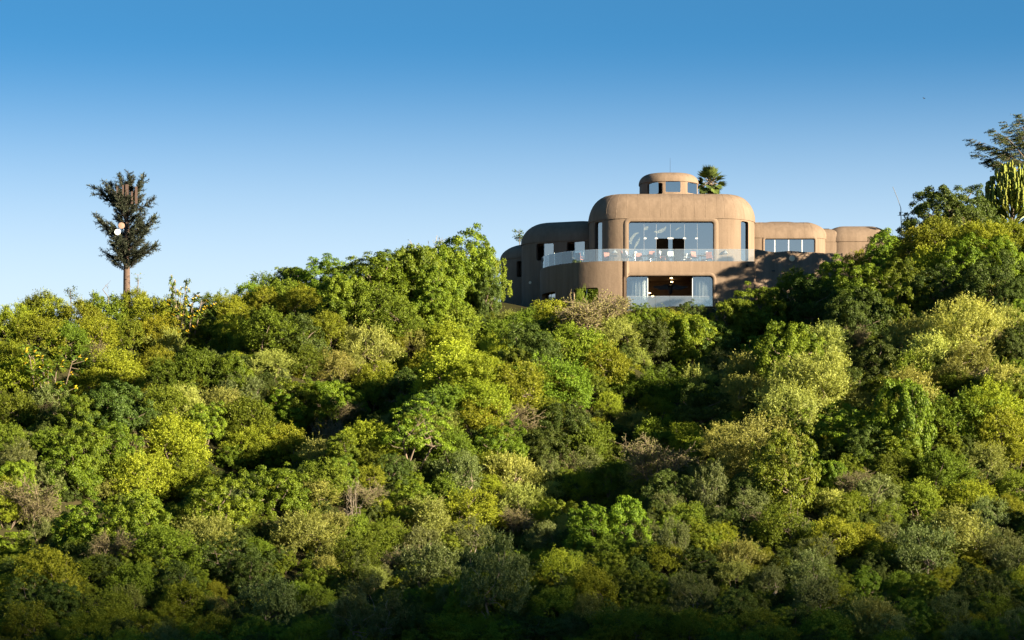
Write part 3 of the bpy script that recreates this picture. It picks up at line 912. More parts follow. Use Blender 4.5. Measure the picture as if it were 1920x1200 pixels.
def clumpy(seed, kind, W=4.6, H=4.0, n=75, cr=0.62, per=150, L=0.20, Wd=0.13, amp=0.28, up=0.35, flat=0.78, low=0.12, shell=0.72, mat=None):
    rng = np.random.default_rng(seed)
    c, q = clump_centres(rng, W, H, n, amp, low, shell)
    n = len(c)
    r = cr * rng.uniform(0.65, 1.25, n)
    ct = rng.uniform(0.1, 0.9, n)
    k = (per * (r / cr) ** 2).astype(int)
    ci = np.repeat(np.arange(n), k); N = len(ci)
    d = unit(rdirs(rng, N) + 0.55 * q[ci] + np.array([0, 0, up]))
    # each clump is itself knobbly
    kn = rdirs(rng, n * 7).reshape(n, 7, 3)
    b = np.max(np.einsum('ij,ikj->ik', d, kn[ci]), 1)
    rr = r[ci] * (0.72 + 0.40 * np.clip(b, 0, 1) ** 4) * rng.random(N) ** 0.22
    pos = c[ci] + d * rr[:, None] * np.array([1, 1, flat])
    pos[:, 2] = np.maximum(pos[:, 2], 0.02)
    nr = unit(d + rng.normal(0, 0.45, (N, 3)) + np.array([0, 0, 0.25]))
    tn = rng.normal(size=(N, 3)) + d * 0.6 - np.array([0, 0, 0.25])
    tone = 0.55 * ct[ci] + 0.45 * rng.random(N)
    sc = rng.uniform(0.7, 1.3, N)
    me = leaves_mesh('crown', pos, nr, tn, L * sc, Wd * sc, tone, mat or LM[kind])
    return me, c

def feathery(seed, kind, W=4.2, H=3.4, n=60, sprigs=16, per=15, sl=0.62, L=0.15, Wd=0.05, amp=0.3, upw=0.9, spread=0.45, low=0.1, mat=None, cr=0.5):
    rng = np.random.default_rng(seed)
    c, q = clump_centres(rng, W * 0.88, H * 0.88, n, amp, low, 0.75)
    n = len(c)
    ct = rng.uniform(0, 1, n)
    ci = np.repeat(np.arange(n), sprigs); S = len(ci)
    base = c[ci] + rdirs(rng, S) * cr * rng.random((S, 1)) ** 0.5 * np.array([1, 1, 0.7])
    sd = unit(q[ci] * 0.55 + np.array([0, 0, upw]) + rng.normal(0, spread, (S, 3)))
    sl_ = sl * rng.uniform(0.5, 1.25, S) * np.where(rng.random(S) < .06, 1.9, 1.0)
    si = np.repeat(np.arange(S), per); N = len(si)
    t = rng.random(N)
    pos = base[si] + sd[si] * (sl_[si] * t)[:, None] + rng.normal(0, 0.03, (N, 3))
    pos[:, 2] = np.maximum(pos[:, 2], 0.02)
    out = rdirs(rng, N)
    tn = unit(sd[si] * 0.9 + out * 0.8)
    nr = unit(out + 0.5 * q[ci][si] + np.array([0, 0, 0.2]))
    tone = 0.28 * ct[ci][si] + 0.22 * rng.random(N) + 0.22 * rng.random(S)[si] + 0.30 * t   # paler tips: young growth, plus a lit look put into the colour
    sc = rng.uniform(0.7, 1.3, N)
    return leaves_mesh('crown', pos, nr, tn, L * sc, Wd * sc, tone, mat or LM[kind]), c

def twiggy(seed, W=4.4, H=3.4, n=9, leaves=2600, mat=None, thin=0.016, lmat=None, spread=0.9, sub=7, tw=7):
    """half bare bush: stems, branches and twigs with a thin coat of leaves"""
    rng = np.random.default_rng(seed)
    mb = MB(); tips = []; tdir = []
    for i in range(n):
        a = 6.283 * i / n + rng.uniform(-.4, .4); e = rng.uniform(0.25, 1.0)
        top = np.array([math.cos(a) * W * 0.40 * e, math.sin(a) * W * 0.40 * e, H * rng.uniform(0.6, 0.85) * (1.05 - 0.3 * e)])
        p0 = np.array([math.cos(a) * 0.15, math.sin(a) * 0.15, -0.5]); m = p0 + (top - p0) * 0.5 + rng.normal(0, 0.05 * W, 3) * np.array([1, 1, .3])
        mb.tube([p0, m, top], [0.06, 0.04, 0.02], 5)
        for j in range(sub):
            f = rng.uniform(0.35, 1.0); s = (m + (top - m) * (f - .5) * 2) if f > .5 else (p0 + (m - p0) * f * 2)
            d = unit(np.array([math.cos(a) * .6, math.sin(a) * .6, 0.7]) + rng.normal(0, spread * 0.7, 3)); d[2] = abs(d[2]) * 0.9
            ln = rng.uniform(0.16, 0.30) * W; e1 = s + d * ln; mm = (s + e1) / 2 + rng.normal(0, 0.06, 3)
            mb.tube([s, mm, e1], [0.026, 0.02, 0.012], 4)
            for k in range(tw):
                g = rng.uniform(0.25, 1.0); s2 = s + (e1 - s) * g; d2 = unit(d + rng.normal(0, spread, 3) + np.array([0, 0, .35])); l2 = rng.uniform(0.3, 0.8)
                e2 = s2 + d2 * l2
                mb.tube([s2, e2], [thin, thin * 0.6], 3); tips.append(e2); tdir.append(d2)
                for q in range(2):
                    s3 = s2 + (e2 - s2) * rng.uniform(.3, .9); d3 = unit(d2 + rng.normal(0, .8, 3)); e3 = s3 + d3 * rng.uniform(.2, .45)
                    mb.tube([s3, e3], [thin * 0.8, thin * 0.5], 3); tips.append(e3); tdir.append(d3)
    tips = np.array(tips); tdir = np.array(tdir)
    me = mb.mesh('trunk', 60); me.materials.append(mat or M_twig)
    ii = rng.integers(0, len(tips), leaves)
    pos = tips[ii] - tdir[ii] * rng.random((leaves, 1)) * 0.35 + rng.normal(0, 0.05, (leaves, 3))
    cr = leaves_mesh('crown', pos, rdirs(rng, leaves) + np.array([0, 0, .4]), tdir[ii] + rdirs(rng, leaves) * .8, rng.uniform(.07, .16, leaves), rng.uniform(.03, .07, leaves), rng.random(leaves), lmat or LM['b'])
    return me, cr

def rosette_tree(seed, W=4.2, H=6.0, stems=6):
    """open, many-stemmed plant with big drooping leaves in tufts and yellow flower heads"""
    rng = np.random.default_rng(seed)
    mb = MB(); P_, N_, T_, L_, W_, tone = [], [], [], [], [], []; FP = []
    for i in range(stems):
        a = 6.283 * i / stems + rng.uniform(-.5, .5); e = rng.uniform(.3, 1)
        top = np.array([math.cos(a) * W * .42 * e, math.sin(a) * W * .42 * e, H * rng.uniform(.68, .98)])
        p0 = np.array([math.cos(a) * .2, math.sin(a) * .2, -.5]); m = p0 + (top - p0) * .5 + np.array([math.cos(a), math.sin(a), 0]) * .3 * rng.uniform(-1, 1)
        mb.tube([p0, m, top], [.07, .05, .03], 6)
        ends = [top]
        for j in range(12):
            f = rng.uniform(.22, .95); s = p0 + (top - p0) * f; d = unit(np.array([math.cos(a), math.sin(a), .9]) + rng.normal(0, .6, 3)); e1 = s + d * rng.uniform(.5, 1.2)
            mb.tube([s, e1], [.025, .018], 4); ends.append(e1)
        for e1 in ends:
            k = rng.integers(10, 17); ang = rng.uniform(0, 6.28, k); dr = rng.uniform(-.7, .35, k)
            t = np.stack([np.cos(ang), np.sin(ang), dr], 1)
            P_.append(np.repeat(e1[None], k, 0) + rng.normal(0, .06, (k, 3))); T_.append(t)
            N_.append(unit(np.stack([-np.cos(ang) * dr, -np.sin(ang) * dr, np.ones(k)], 1) + rng.normal(0, .25, (k, 3))))
            l = rng.uniform(.32, .6, k); L_.append(l); W_.append(l * .5); tone.append(np.clip(rng.uniform(0, 1) * .5 + rng.random(k) * .5, 0, 1))
            if rng.random() < .45: FP.append(e1 + np.array([0, 0, .12]))
    cr = leaves_mesh('crown', np.concatenate(P_), np.concatenate(N_), np.concatenate(T_), np.concatenate(L_), np.concatenate(W_), np.concatenate(tone), LM['t'])
    fl = [tuple(p) for p in FP]
    tr = mb.mesh('trunk', 60); tr.materials.append(M_bark)
    return tr, cr, fl

def flower_head():
    rng = np.random.default_rng(4); N = 14
    return leaves_mesh('flower_head', rng.normal(0, .06, (N, 3)), rdirs(rng, N), rdirs(rng, N) - np.array([0, 0, .4]), np.full(N, .17), np.full(N, .10), rng.random(N), M_flower)
FLOWER = flower_head()
# prototypes: (width, height, [(trunk mesh, crown mesh, extra)])
PROTO = {}
def reg(kind, W, H, items): PROTO[kind] = (W, H, items)
def trunked(me_c, seed, W, H, n, r0, stems, mat, **kw):
    me, c = me_c
    tm = limbs(np.random.default_rng(seed), c, W, H, n, r0, stems, **kw); tm.materials.append(mat)
    return (tm, me, None)
def gk(seed, W, H, n): return trunked(clumpy(seed, 'g', W, H, n, 0.36, 150, 0.112, 0.073, amp=0.34, low=.05, flat=.88), seed + 500, W, H, 16, 0.10, 2, M_bark)
def dk(seed, W, H, n): return trunked(clumpy(seed, 'd', W, H, n, 0.34, 125, 0.103, 0.065, amp=0.30, low=.05, flat=.88), seed + 500, W, H, 16, 0.11, 2, M_bark)
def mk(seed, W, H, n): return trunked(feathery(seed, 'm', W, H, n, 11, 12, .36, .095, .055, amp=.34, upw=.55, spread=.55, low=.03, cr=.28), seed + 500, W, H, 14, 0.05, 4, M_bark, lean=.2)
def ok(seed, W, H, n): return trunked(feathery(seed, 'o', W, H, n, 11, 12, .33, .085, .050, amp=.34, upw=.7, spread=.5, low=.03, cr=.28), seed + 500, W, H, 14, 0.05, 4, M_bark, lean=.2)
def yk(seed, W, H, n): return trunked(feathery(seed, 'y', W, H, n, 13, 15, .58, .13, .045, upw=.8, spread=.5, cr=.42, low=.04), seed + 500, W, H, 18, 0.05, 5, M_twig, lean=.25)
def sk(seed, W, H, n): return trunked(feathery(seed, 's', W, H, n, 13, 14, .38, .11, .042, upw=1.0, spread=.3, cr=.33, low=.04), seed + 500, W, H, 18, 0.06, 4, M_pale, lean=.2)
reg('g', 4.4, 4.0, [gk(10 + i, 4.4, 4.0, 210) for i in range(5)]); reg('G', 6.8, 5.6, [gk(210 + i, 6.8, 5.6, 430) for i in range(2)])
reg('d', 4.4, 4.0, [dk(20 + i, 4.4, 4.0, 220) for i in range(4)])
reg('m', 3.8, 3.1, [mk(30 + i, 3.8, 3.1, 175) for i in range(5)])
reg('o', 3.8, 3.1, [ok(70 + i, 3.8, 3.1, 190) for i in range(5)]); reg('O', 6.4, 4.6, [ok(270 + i, 6.4, 4.6, 440) for i in range(2)])
reg('y', 4.0, 3.1, [yk(90 + i, 4.0, 3.1, 90) for i in range(5)]); reg('Y', 6.4, 4.4, [yk(290 + i, 6.4, 4.4, 200) for i in range(2)])
reg('s', 3.5, 3.4, [sk(110 + i, 3.5, 3.4, 105) for i in range(4)]); reg('S', 5.4, 5.2, [sk(310 + i, 5.4, 5.2, 230) for i in range(2)])
reg('b', 4.4, 3.4, [(*twiggy(130 + i, leaves=(5200, 3800, 6400)[i % 3]), None) for i in range(4)])
reg('t', 4.2, 6.0, [rosette_tree(140 + i) for i in range(2)])
reg('w', 2.2, 3.4, [(*twiggy(150 + i, 2.2, 3.4, 4, 160, M_pale, .018, None, .6, 5, 4), None) for i in range(2)])     # bare, pale
# a layered tree whose bent pale trunks show below its crown
reg('u', 5.8, 5.4, [trunked(clumpy(160 + i, 'g', 5.8, 5.4, 140, 0.38, 160, 0.115, 0.073, amp=.34, low=.32, flat=.7, up=.6), 165 + i, 5.8, 5.4, 22, 0.09, 3, M_bark, lean=.18, bend=.10) for i in range(2)])

NAMES = {'g': ('broadleaf_tree', 'bright green leafy tree', 'tree'), 'd': ('evergreen_tree', 'dark green dense tree', 'tree'),
         'm': ('green_shrub', 'mid green shrub', 'shrub'), 'o': ('olive_shrub', 'yellow-green rounded shrub', 'shrub'),
         'y': ('feathery_shrub', 'straw-tinged feathery shrub', 'shrub'), 's': ('silver_shrub', 'grey-green silvery shrub', 'shrub'),
         'b': ('dry_shrub', 'brown twiggy half-bare shrub', 'shrub'), 't': ('flowering_tree', 'open big-leaved plant with yellow flowers', 'tree'),
         'w': ('bare_shrub', 'bare pale-twigged bush', 'shrub'), 'u': ('umbrella_tree', 'layered green tree with bent pale trunks', 'tree')}
GROUPS = {'g': 'leafy trees on the slope', 'd': 'dark trees on the slope', 'm': 'green shrubs on the slope', 'o': 'yellow-green shrubs on the slope',
          'y': 'feathery shrubs on the slope', 's': 'silvery shrubs on the slope', 'b': 'dry shrubs on the slope', 't': 'yellow flowering plants',
          'w': 'bare bushes on the slope', 'u': 'trees with bent pale trunks'}

# every plant that stands out in the photograph: column, top row, width, kind[, height]
PL = '''
20 570 80 o;60 548 72 m;98 545 82 o;160 562 90 o;200 550 90 m;250 541 62 o;287 555 80 o;318 560 62 m;350 552 90 t 110;334 520 42 t 110;402 545 66 m;432 552 66 o;472 530 76 m;512 512 84 m;548 500 74 g;602 478 104 g
530 522 84 m;572 530 84 o;500 538 74 o;20 640 92 o;70 590 104 o;130 602 92 m;182 595 84 o;240 597 74 m;292 587 92 o;392 600 84 m;440 590 92 o;500 580 114 m;560 590 104 d;612 585 84 o
92 648 100 t 140;38 665 96 o;172 640 54 b;222 655 104 o;300 645 84 o;370 650 94 m;440 660 94 g;502 655 74 y;560 640 86 m;627 655 86 y
28 730 94 m;165 690 76 o;215 715 114 d;310 725 94 m;345 722 94 y;412 725 76 y;385 752 84 g;462 740 112 m;545 710 100 g;600 716 90 g;535 735 90 g
10 790 74 m;32 822 84 s;92 800 74 m;150 790 110 g;215 788 110 g;130 830 110 g;330 780 124 o;262 848 120 o;340 856 110 o;475 792 100 o;540 796 100 o;622 782 86 b;30 862 74 g;602 862 94 m;215 850 90 m
58 898 132 b;160 935 114 g;262 918 124 g;420 885 124 g;522 872 114 g;390 965 124 y;592 900 74 y;562 955 124 y;215 990 94 b;310 985 114 m;430 1000 104 d;80 1028 124 o;480 1040 94 d;610 1040 84 y;490 1050 44 b;20 1042 60 m
520 1086 114 s;600 1098 60 m;205 1100 94 m;110 1090 84 d;345 1090 94 o;40 1128 114 o;150 1140 114 o;235 1176 100 o;312 1172 74 s;400 1150 84 o;330 1050 94 d;250 1055 90 m;60 1070 90 d;450 1120 80 d;580 1160 90 o
772 462 112 g 130;824 456 100 g 130;722 478 92 g;640 492 92 g;692 475 124 g;650 518 104 g;742 472 94 d;798 448 64 w 90;868 428 124 g 150;902 454 90 g 115;722 540 124 m;800 498 134 g;880 490 96 g;700 512 54 b;912 492 60 d 110;850 565 114 m;952 582 54 y;988 577 84 m;1040 562 84 o;1100 548 150 b 100;1085 538 26 m 60;1150 552 70 b;1200 567 54 g;1262 576 84 o;1292 562 54 d;1240 578 60 m
680 610 114 y;770 618 66 y;830 605 104 o;752 578 76 m;930 600 76 m;1000 602 114 d;1082 608 114 m;1150 592 94 y;1212 598 94 d;1292 588 114 g
660 655 66 y;850 640 130 o;800 655 90 o;700 680 94 o;760 690 94 d;940 625 76 o;1050 668 124 m;1132 640 114 o;1200 650 54 y;1002 680 84 m;900 665 110 o
650 716 76 g;700 700 84 m;900 712 120 o;835 722 100 m;800 732 84 d;962 680 124 o;1040 690 84 o;1105 690 64 g;1160 690 76 m;1230 690 80 m
772 738 150 u 150;692 790 94 o;902 745 104 o;962 752 94 b;1060 750 114 d;1140 735 64 o;1182 768 76 y;1232 780 94 m;942 790 104 g;1020 802 94 d;1100 790 114 m;840 800 90 m
650 810 76 g;862 845 94 s;960 850 104 y;1062 850 64 b;1150 862 84 g;1212 855 94 y;1240 820 134 b;690 902 84 b;664 905 34 w 100;770 895 94 g;800 930 114 y;890 918 104 o;982 905 94 y;1032 900 54 y;1090 880 80 o;1170 930 104 g;1062 935 76 g;970 950 76 b;620 960 80 y;720 970 90 m;740 850 70 d
930 998 150 s 180;812 1020 114 s;760 1020 76 b;1110 945 104 g;1200 970 66 s;1262 970 64 s 100;660 1000 104 m;700 1060 66 y;690 1086 142 s 150;900 1070 104 g;1040 1030 94 o;1100 1060 104 o;1210 1066 76 g;1040 1100 84 m;1180 1140 124 o;1000 1150 114 d;850 1150 124 o;1100 1112 84 y;1270 1080 54 s;780 1130 90 d;1240 1130 80 m
1668 430 100 g;1562 482 100 g;1618 462 80 o;1492 505 76 m;1422 535 124 g;1380 562 94 g;1354 553 30 w 60;1532 520 114 d;1602 540 114 d;1770 408 104 o;1842 416 124 o;1722 426 94 o;1902 414 84 o;1812 440 114 g;1742 460 114 o;1882 442 94 g;1692 480 104 g;1622 492 104 g;1702 530 94 g;1772 490 124 d;1852 470 134 d;1905 520 76 d;1460 545 90 d;1660 500 80 g
1800 560 162 y;1722 590 114 y;1880 572 84 y;1912 560 54 g;1752 622 124 y;1852 622 66 b;1310 640 64 y;1482 600 134 g;1542 610 114 y;1432 630 84 g;1332 600 114 d;1402 660 124 y;1522 660 162 y;1602 610 64 b;1642 640 114 d;1702 660 94 m;1300 682 76 y;1402 702 94 y;1322 720 104 d;1482 722 124 y;1560 600 80 d;1590 680 90 d;1900 610 70 d
1812 640 114 y;1702 690 114 y;1882 682 94 y;1852 712 124 o;1692 712 114 g 165;1582 752 114 g;1612 732 64 y;1792 732 124 m;1882 762 104 o;1902 700 66 g;1432 780 182 y;1362 792 94 y;1475 798 150 g 170;1325 868 76 s 105;1692 800 94 g;1562 862 66 g;1660 850 76 m;1762 840 104 m;1842 830 94 y;1912 830 66 o;1620 800 90 d;1260 880 90 d;1400 880 90 d
1602 880 76 b;1642 890 84 s;1722 900 84 m;1792 950 132 y;1902 880 76 m;1882 990 76 s;1562 970 104 o;1622 980 84 o;1722 985 114 s;1462 940 104 m;1430 955 50 b;1492 960 40 w 60;1312 970 76 g;1382 1010 94 y;1302 1070 94 s;1442 1060 66 s;1522 1030 94 s;1532 1082 84 s;1622 1060 66 g;1682 1070 60 m;1762 1060 66 o;1842 1060 104 d;1918 1060 66 o;1782 1110 94 s;1802 1170 84 s;1642 1120 114 y;1302 1140 94 o;1560 1140 90 m;1712 1120 84 g;1442 1170 114 o;1902 1140 76 s;1380 1100 90 d;1660 1010 80 m;1820 900 80 o;1860 1110 70 m;1560 1190 90 o;1680 1180 90 o;1350 1180 80 m;1500 1130 70 d;950 1180 90 m;690 1190 80 o
'''
HT = {'g': .95, 'd': .92, 'm': .80, 'o': .80, 'y': .74, 's': .95, 'b': .76, 't': 1.3, 'w': 1.5, 'u': 1.0}
rnd = random.Random(11)
YSCAN = np.linspace(160, 300, 1401)
def ground_at(u, vb):
    """where the sight line through a plant's foot meets the slope"""
    x = (u - 960) / F * YSCAN; z = (VH - vb) / F * YSCAN
    tz = terrain(x, YSCAN)
    hit = np.nonzero(tz >= z)[0]
    if len(hit) == 0:
        i = int(np.argmax(tz / YSCAN)); return float(YSCAN[i])
    return float(YSCAN[hit[0]])
def blocked(x, y):                              # keep plants off the house
    return (2.0 < x < 36.5 and y > 253.2) or (-0.8 < x <= 2.2 and y > 262) or (2.2 < x < 36 and y > 253.6)

plants = []
for line in PL.strip().splitlines():
    for e in line.split(';'):
        t = e.split(); u, v, wpx, k = float(t[0]), float(t[1]), float(t[2]), t[3]
        hpx = float(t[4]) if len(t) > 4 else wpx * HT[k]
        Y = ground_at(u, v + hpx * 0.97)
        x = (u - 960) / F * Y
        n = 0
        while blocked(x, Y) and n < 60:
            Y -= 0.5; x = (u - 960) / F * Y; n += 1
        zg = float(terrain(x, Y)); ztop = (VH - v) / F * Y
        Hm = ztop - zg; Wm = wpx / F * Y
        Hm = min(max(Hm, Wm * 0.5), max(Wm * 2.2, hpx / F * Y * 1.3))
        plants.append(dict(u=u, v=v, k=k, Y=Y, x=x, zg=zg - 0.05, W=Wm * (0.94 if k != 't' else 1.0), H=Hm, wpx=wpx))

# smaller bushes that fill the slope between the large ones
rf_ = random.Random(23); tries = 0; extra = 0
while extra < 150 and tries < 6000:
    tries += 1
    u = rf_.uniform(5, 1915); v = rf_.uniform(590, 1165)
    if any(abs(p['u'] - u) < 34 and abs(p['v'] - v) < 26 for p in plants): continue
    wpx = rf_.uniform(46, 78); k = rf_.choice('ggmmmooodyyssb' if v < 900 else 'gmmmooodysss'); hpx = wpx * HT[k]
    Y = ground_at(u, v + hpx * 0.97); x = (u - 960) / F * Y
    if blocked(x, Y) or Y > 247 or (940 < u < 1420 and v < 600): continue
    zg = float(terrain(x, Y)); Wm = wpx / F * Y; Hm = (VH - v) / F * Y - zg
    if not (0.45 * Wm < Hm < 1.6 * Wm): continue
    plants.append(dict(u=u, v=v, k=k, Y=Y, x=x, zg=zg - 0.05, W=Wm, H=Hm, wpx=wpx)); extra += 1
TINT = {'g': 0.22, 'd': 0.2, 'm': 0.25, 'o': 0.22, 'y': 0.25, 's': 0.18, 'b': 0.25, 't': 0.1, 'w': 0.1, 'u': 0.1}
COLS = ((170, 'near the left picture edge'), (330, 'under the tree-shaped mast'), (520, 'right of the mast'), (720, 'midway between mast and house'),
        (940, 'just left of the house'), (1165, 'below the curved terrace'), (1345, 'below the large windows'), (1540, 'below the yard wall'),
        (1740, 'below the thin antenna'), (3000, 'near the right picture edge'))
ORD = ['', 'second', 'third', 'fourth', 'fifth', 'sixth', 'seventh', 'eighth', 'ninth', 'tenth', 'eleventh', 'twelfth']
def row_of(p):
    v = p['v']
    if p['Y'] > 250 and v < 585: return 'on the skyline'
    return 'high on the slope' if v < 640 else 'on the upper slope' if v < 735 else 'mid slope' if v < 850 else 'on the lower slope' if v < 990 else 'low in shade'
bucket = {}
for p in plants:
    p['col'] = next(c for m_, c in COLS if p['u'] < m_); p['row'] = row_of(p)
    bucket.setdefault((p['k'], p['col'], p['row']), []).append(p)
for (k, col, row), ps in bucket.items():
    ps.sort(key=lambda p: p['u'])
    for i, p in enumerate(ps):
        lab = '%s %s %s' % (NAMES[k][1], row, col)
        if len(ps) == 2: lab += ', ' + ('left one' if i == 0 else 'right one')
        elif len(ps) > 2: lab += ', ' + ('leftmost' if i == 0 else ORD[i] + ' from left')
        p['label'] = lab

_cs = {}
def crown_size(me):
    if me.name not in _cs:
        co = np.empty(len(me.vertices) * 3, np.float32); me.vertices.foreach_get('co', co); co = co.reshape(-1, 3)
        _cs[me.name] = (float(np.percentile(co[:, 0], 98.5) - np.percentile(co[:, 0], 1.5) + np.percentile(co[:, 1], 98.5) - np.percentile(co[:, 1], 1.5)) / 2, float(np.percentile(co[:, 2], 99.5)))
    return _cs[me.name]
cnt = {}
for i, p in enumerate(plants):
    k = p['k']; pk = k.upper() if (k.upper() in PROTO and p['W'] > 1.28 * PROTO[k][0]) else k
    W0, H0, items = PROTO[pk]
    j = cnt[pk] = cnt.get(pk, -1) + 1
    tr, cr, ex = items[j % len(items)]
    W0, H0 = crown_size(cr)
    root = empty(NAMES[k][0], (p['x'], p['Y'], p['zg']))
    root.rotation_euler = (R(rnd.uniform(-4, 4)), R(rnd.uniform(-4, 4)), rnd.uniform(0, 6.283))
    sx = p['W'] / W0; root.scale = (sx * rnd.uniform(.92, 1.08), sx * rnd.uniform(.92, 1.08), p['H'] / H0)
    tag(root, p['label'], NAMES[k][2], GROUPS[k])
    a = TINT[k]; b = rnd.uniform(1 - a, 1 + a); hshift = rnd.uniform(-a, a * .25) * .55
    for nm, me in (('trunk', tr), ('crown', cr)):
        o = link(nm, me, root)
        o.color = (min(b * (1 + hshift), 2), b, b * (1 - abs(hshift) * .3), 1)
    for fp in ex or ():
        link('flower_head', FLOWER, root).location = fp

# ---------------------------------------------------------------- undergrowth between them, one mass of scrub
def scrub():
    src = bpy.data.collections.new('scrub_sources')
    for k in 'dmdmgods':
        o = bpy.data.objects.new('scrub_source', PROTO[k][2][-1][1]); src.objects.link(o)
    rng = np.random.default_rng(77)
    pts, scl = [], []
    def try_add(x, y, s):
        if blocked(x, y) and not (y > 285): return
        if 2 < x < 37 and 253 < y < 285: return
        pts.append((x, y, float(terrain(x, y)) - 0.25)); scl.append(s)
    for _ in range(7600):
        y = 150 + 142 * rng.random() ** 1.35; half = y * 960 / F
        x = rng.uniform(-half - 26, half + 60)
        inside = abs(x) < half + 1.5
        s = rng.uniform(.20, .46) if inside else rng.uniform(.3, .7)
        if inside and y > 246: s *= .8
        u = 960 + F * x / y
        if inside and 935 < u < 1425 and VH - F * (float(terrain(x, y)) + s * 3.9) / y < 582: continue
        try_add(x, y, s)
    for _ in range(17000):                        # knee-high ground cover
        y = 152 + 135 * rng.random() ** 1.2; half = y * 960 / F
        x = rng.uniform(-half - 8, half + 12); u = 960 + F * x / y; s = rng.uniform(.11, .25)
        if 935 < u < 1425 and VH - F * (float(terrain(x, y)) + s * 3.9) / y < 582: continue
        try_add(x, y, s)
    me = bpy.data.meshes.new('undergrowth'); me.from_pydata(pts, [], [])
    at = me.attributes.new('sc', 'FLOAT', 'POINT'); at.data.foreach_set('value', np.array(scl, np.float32))
    o = link('undergrowth', me)
    tag(o, 'low mixed scrub filling the gaps between the bushes', None, None, 'stuff')
    ng = bpy.data.node_groups.new('scatter_scrub', 'GeometryNodeTree')
    ng.interface.new_socket('Geometry', in_out='INPUT', socket_type='NodeSocketGeometry')
    ng.interface.new_socket('Geometry', in_out='OUTPUT', socket_type='NodeSocketGeometry')
    n, l = ng.nodes, ng.links
    gi, go = n.new('NodeGroupInput'), n.new('NodeGroupOutput')
    ci = n.new('GeometryNodeCollectionInfo'); ci.inputs['Collection'].default_value = src
    ci.inputs['Separate Children'].default_value = True; ci.inputs['Reset Children'].default_value = True
    ip = n.new('GeometryNodeInstanceOnPoints'); ip.inputs['Pick Instance'].default_value = True
    na = n.new('GeometryNodeInputNamedAttribute'); na.data_type = 'FLOAT'; na.inputs['Name'].default_value = 'sc'
    rv = n.new('FunctionNodeRandomValue'); rv.data_type = 'FLOAT_VECTOR'
    rv.inputs[0].default_value = (-.1, -.1, 0); rv.inputs[1].default_value = (.1, .1, 6.283)
    mp = n.new('GeometryNodeMeshToPoints')
    l.new(gi.outputs[0], mp.inputs[0]); l.new(mp.outputs[0], ip.inputs['Points'])
    l.new(ci.outputs[0], ip.inputs['Instance']); l.new(na.outputs['Attribute'], ip.inputs['Scale'])
    l.new(rv.outputs[0], ip.inputs['Rotation']); l.new(ip.outputs[0], go.inputs[0])
    md = o.modifiers.new('scatter', 'NODES'); md.node_group = ng
scrub()
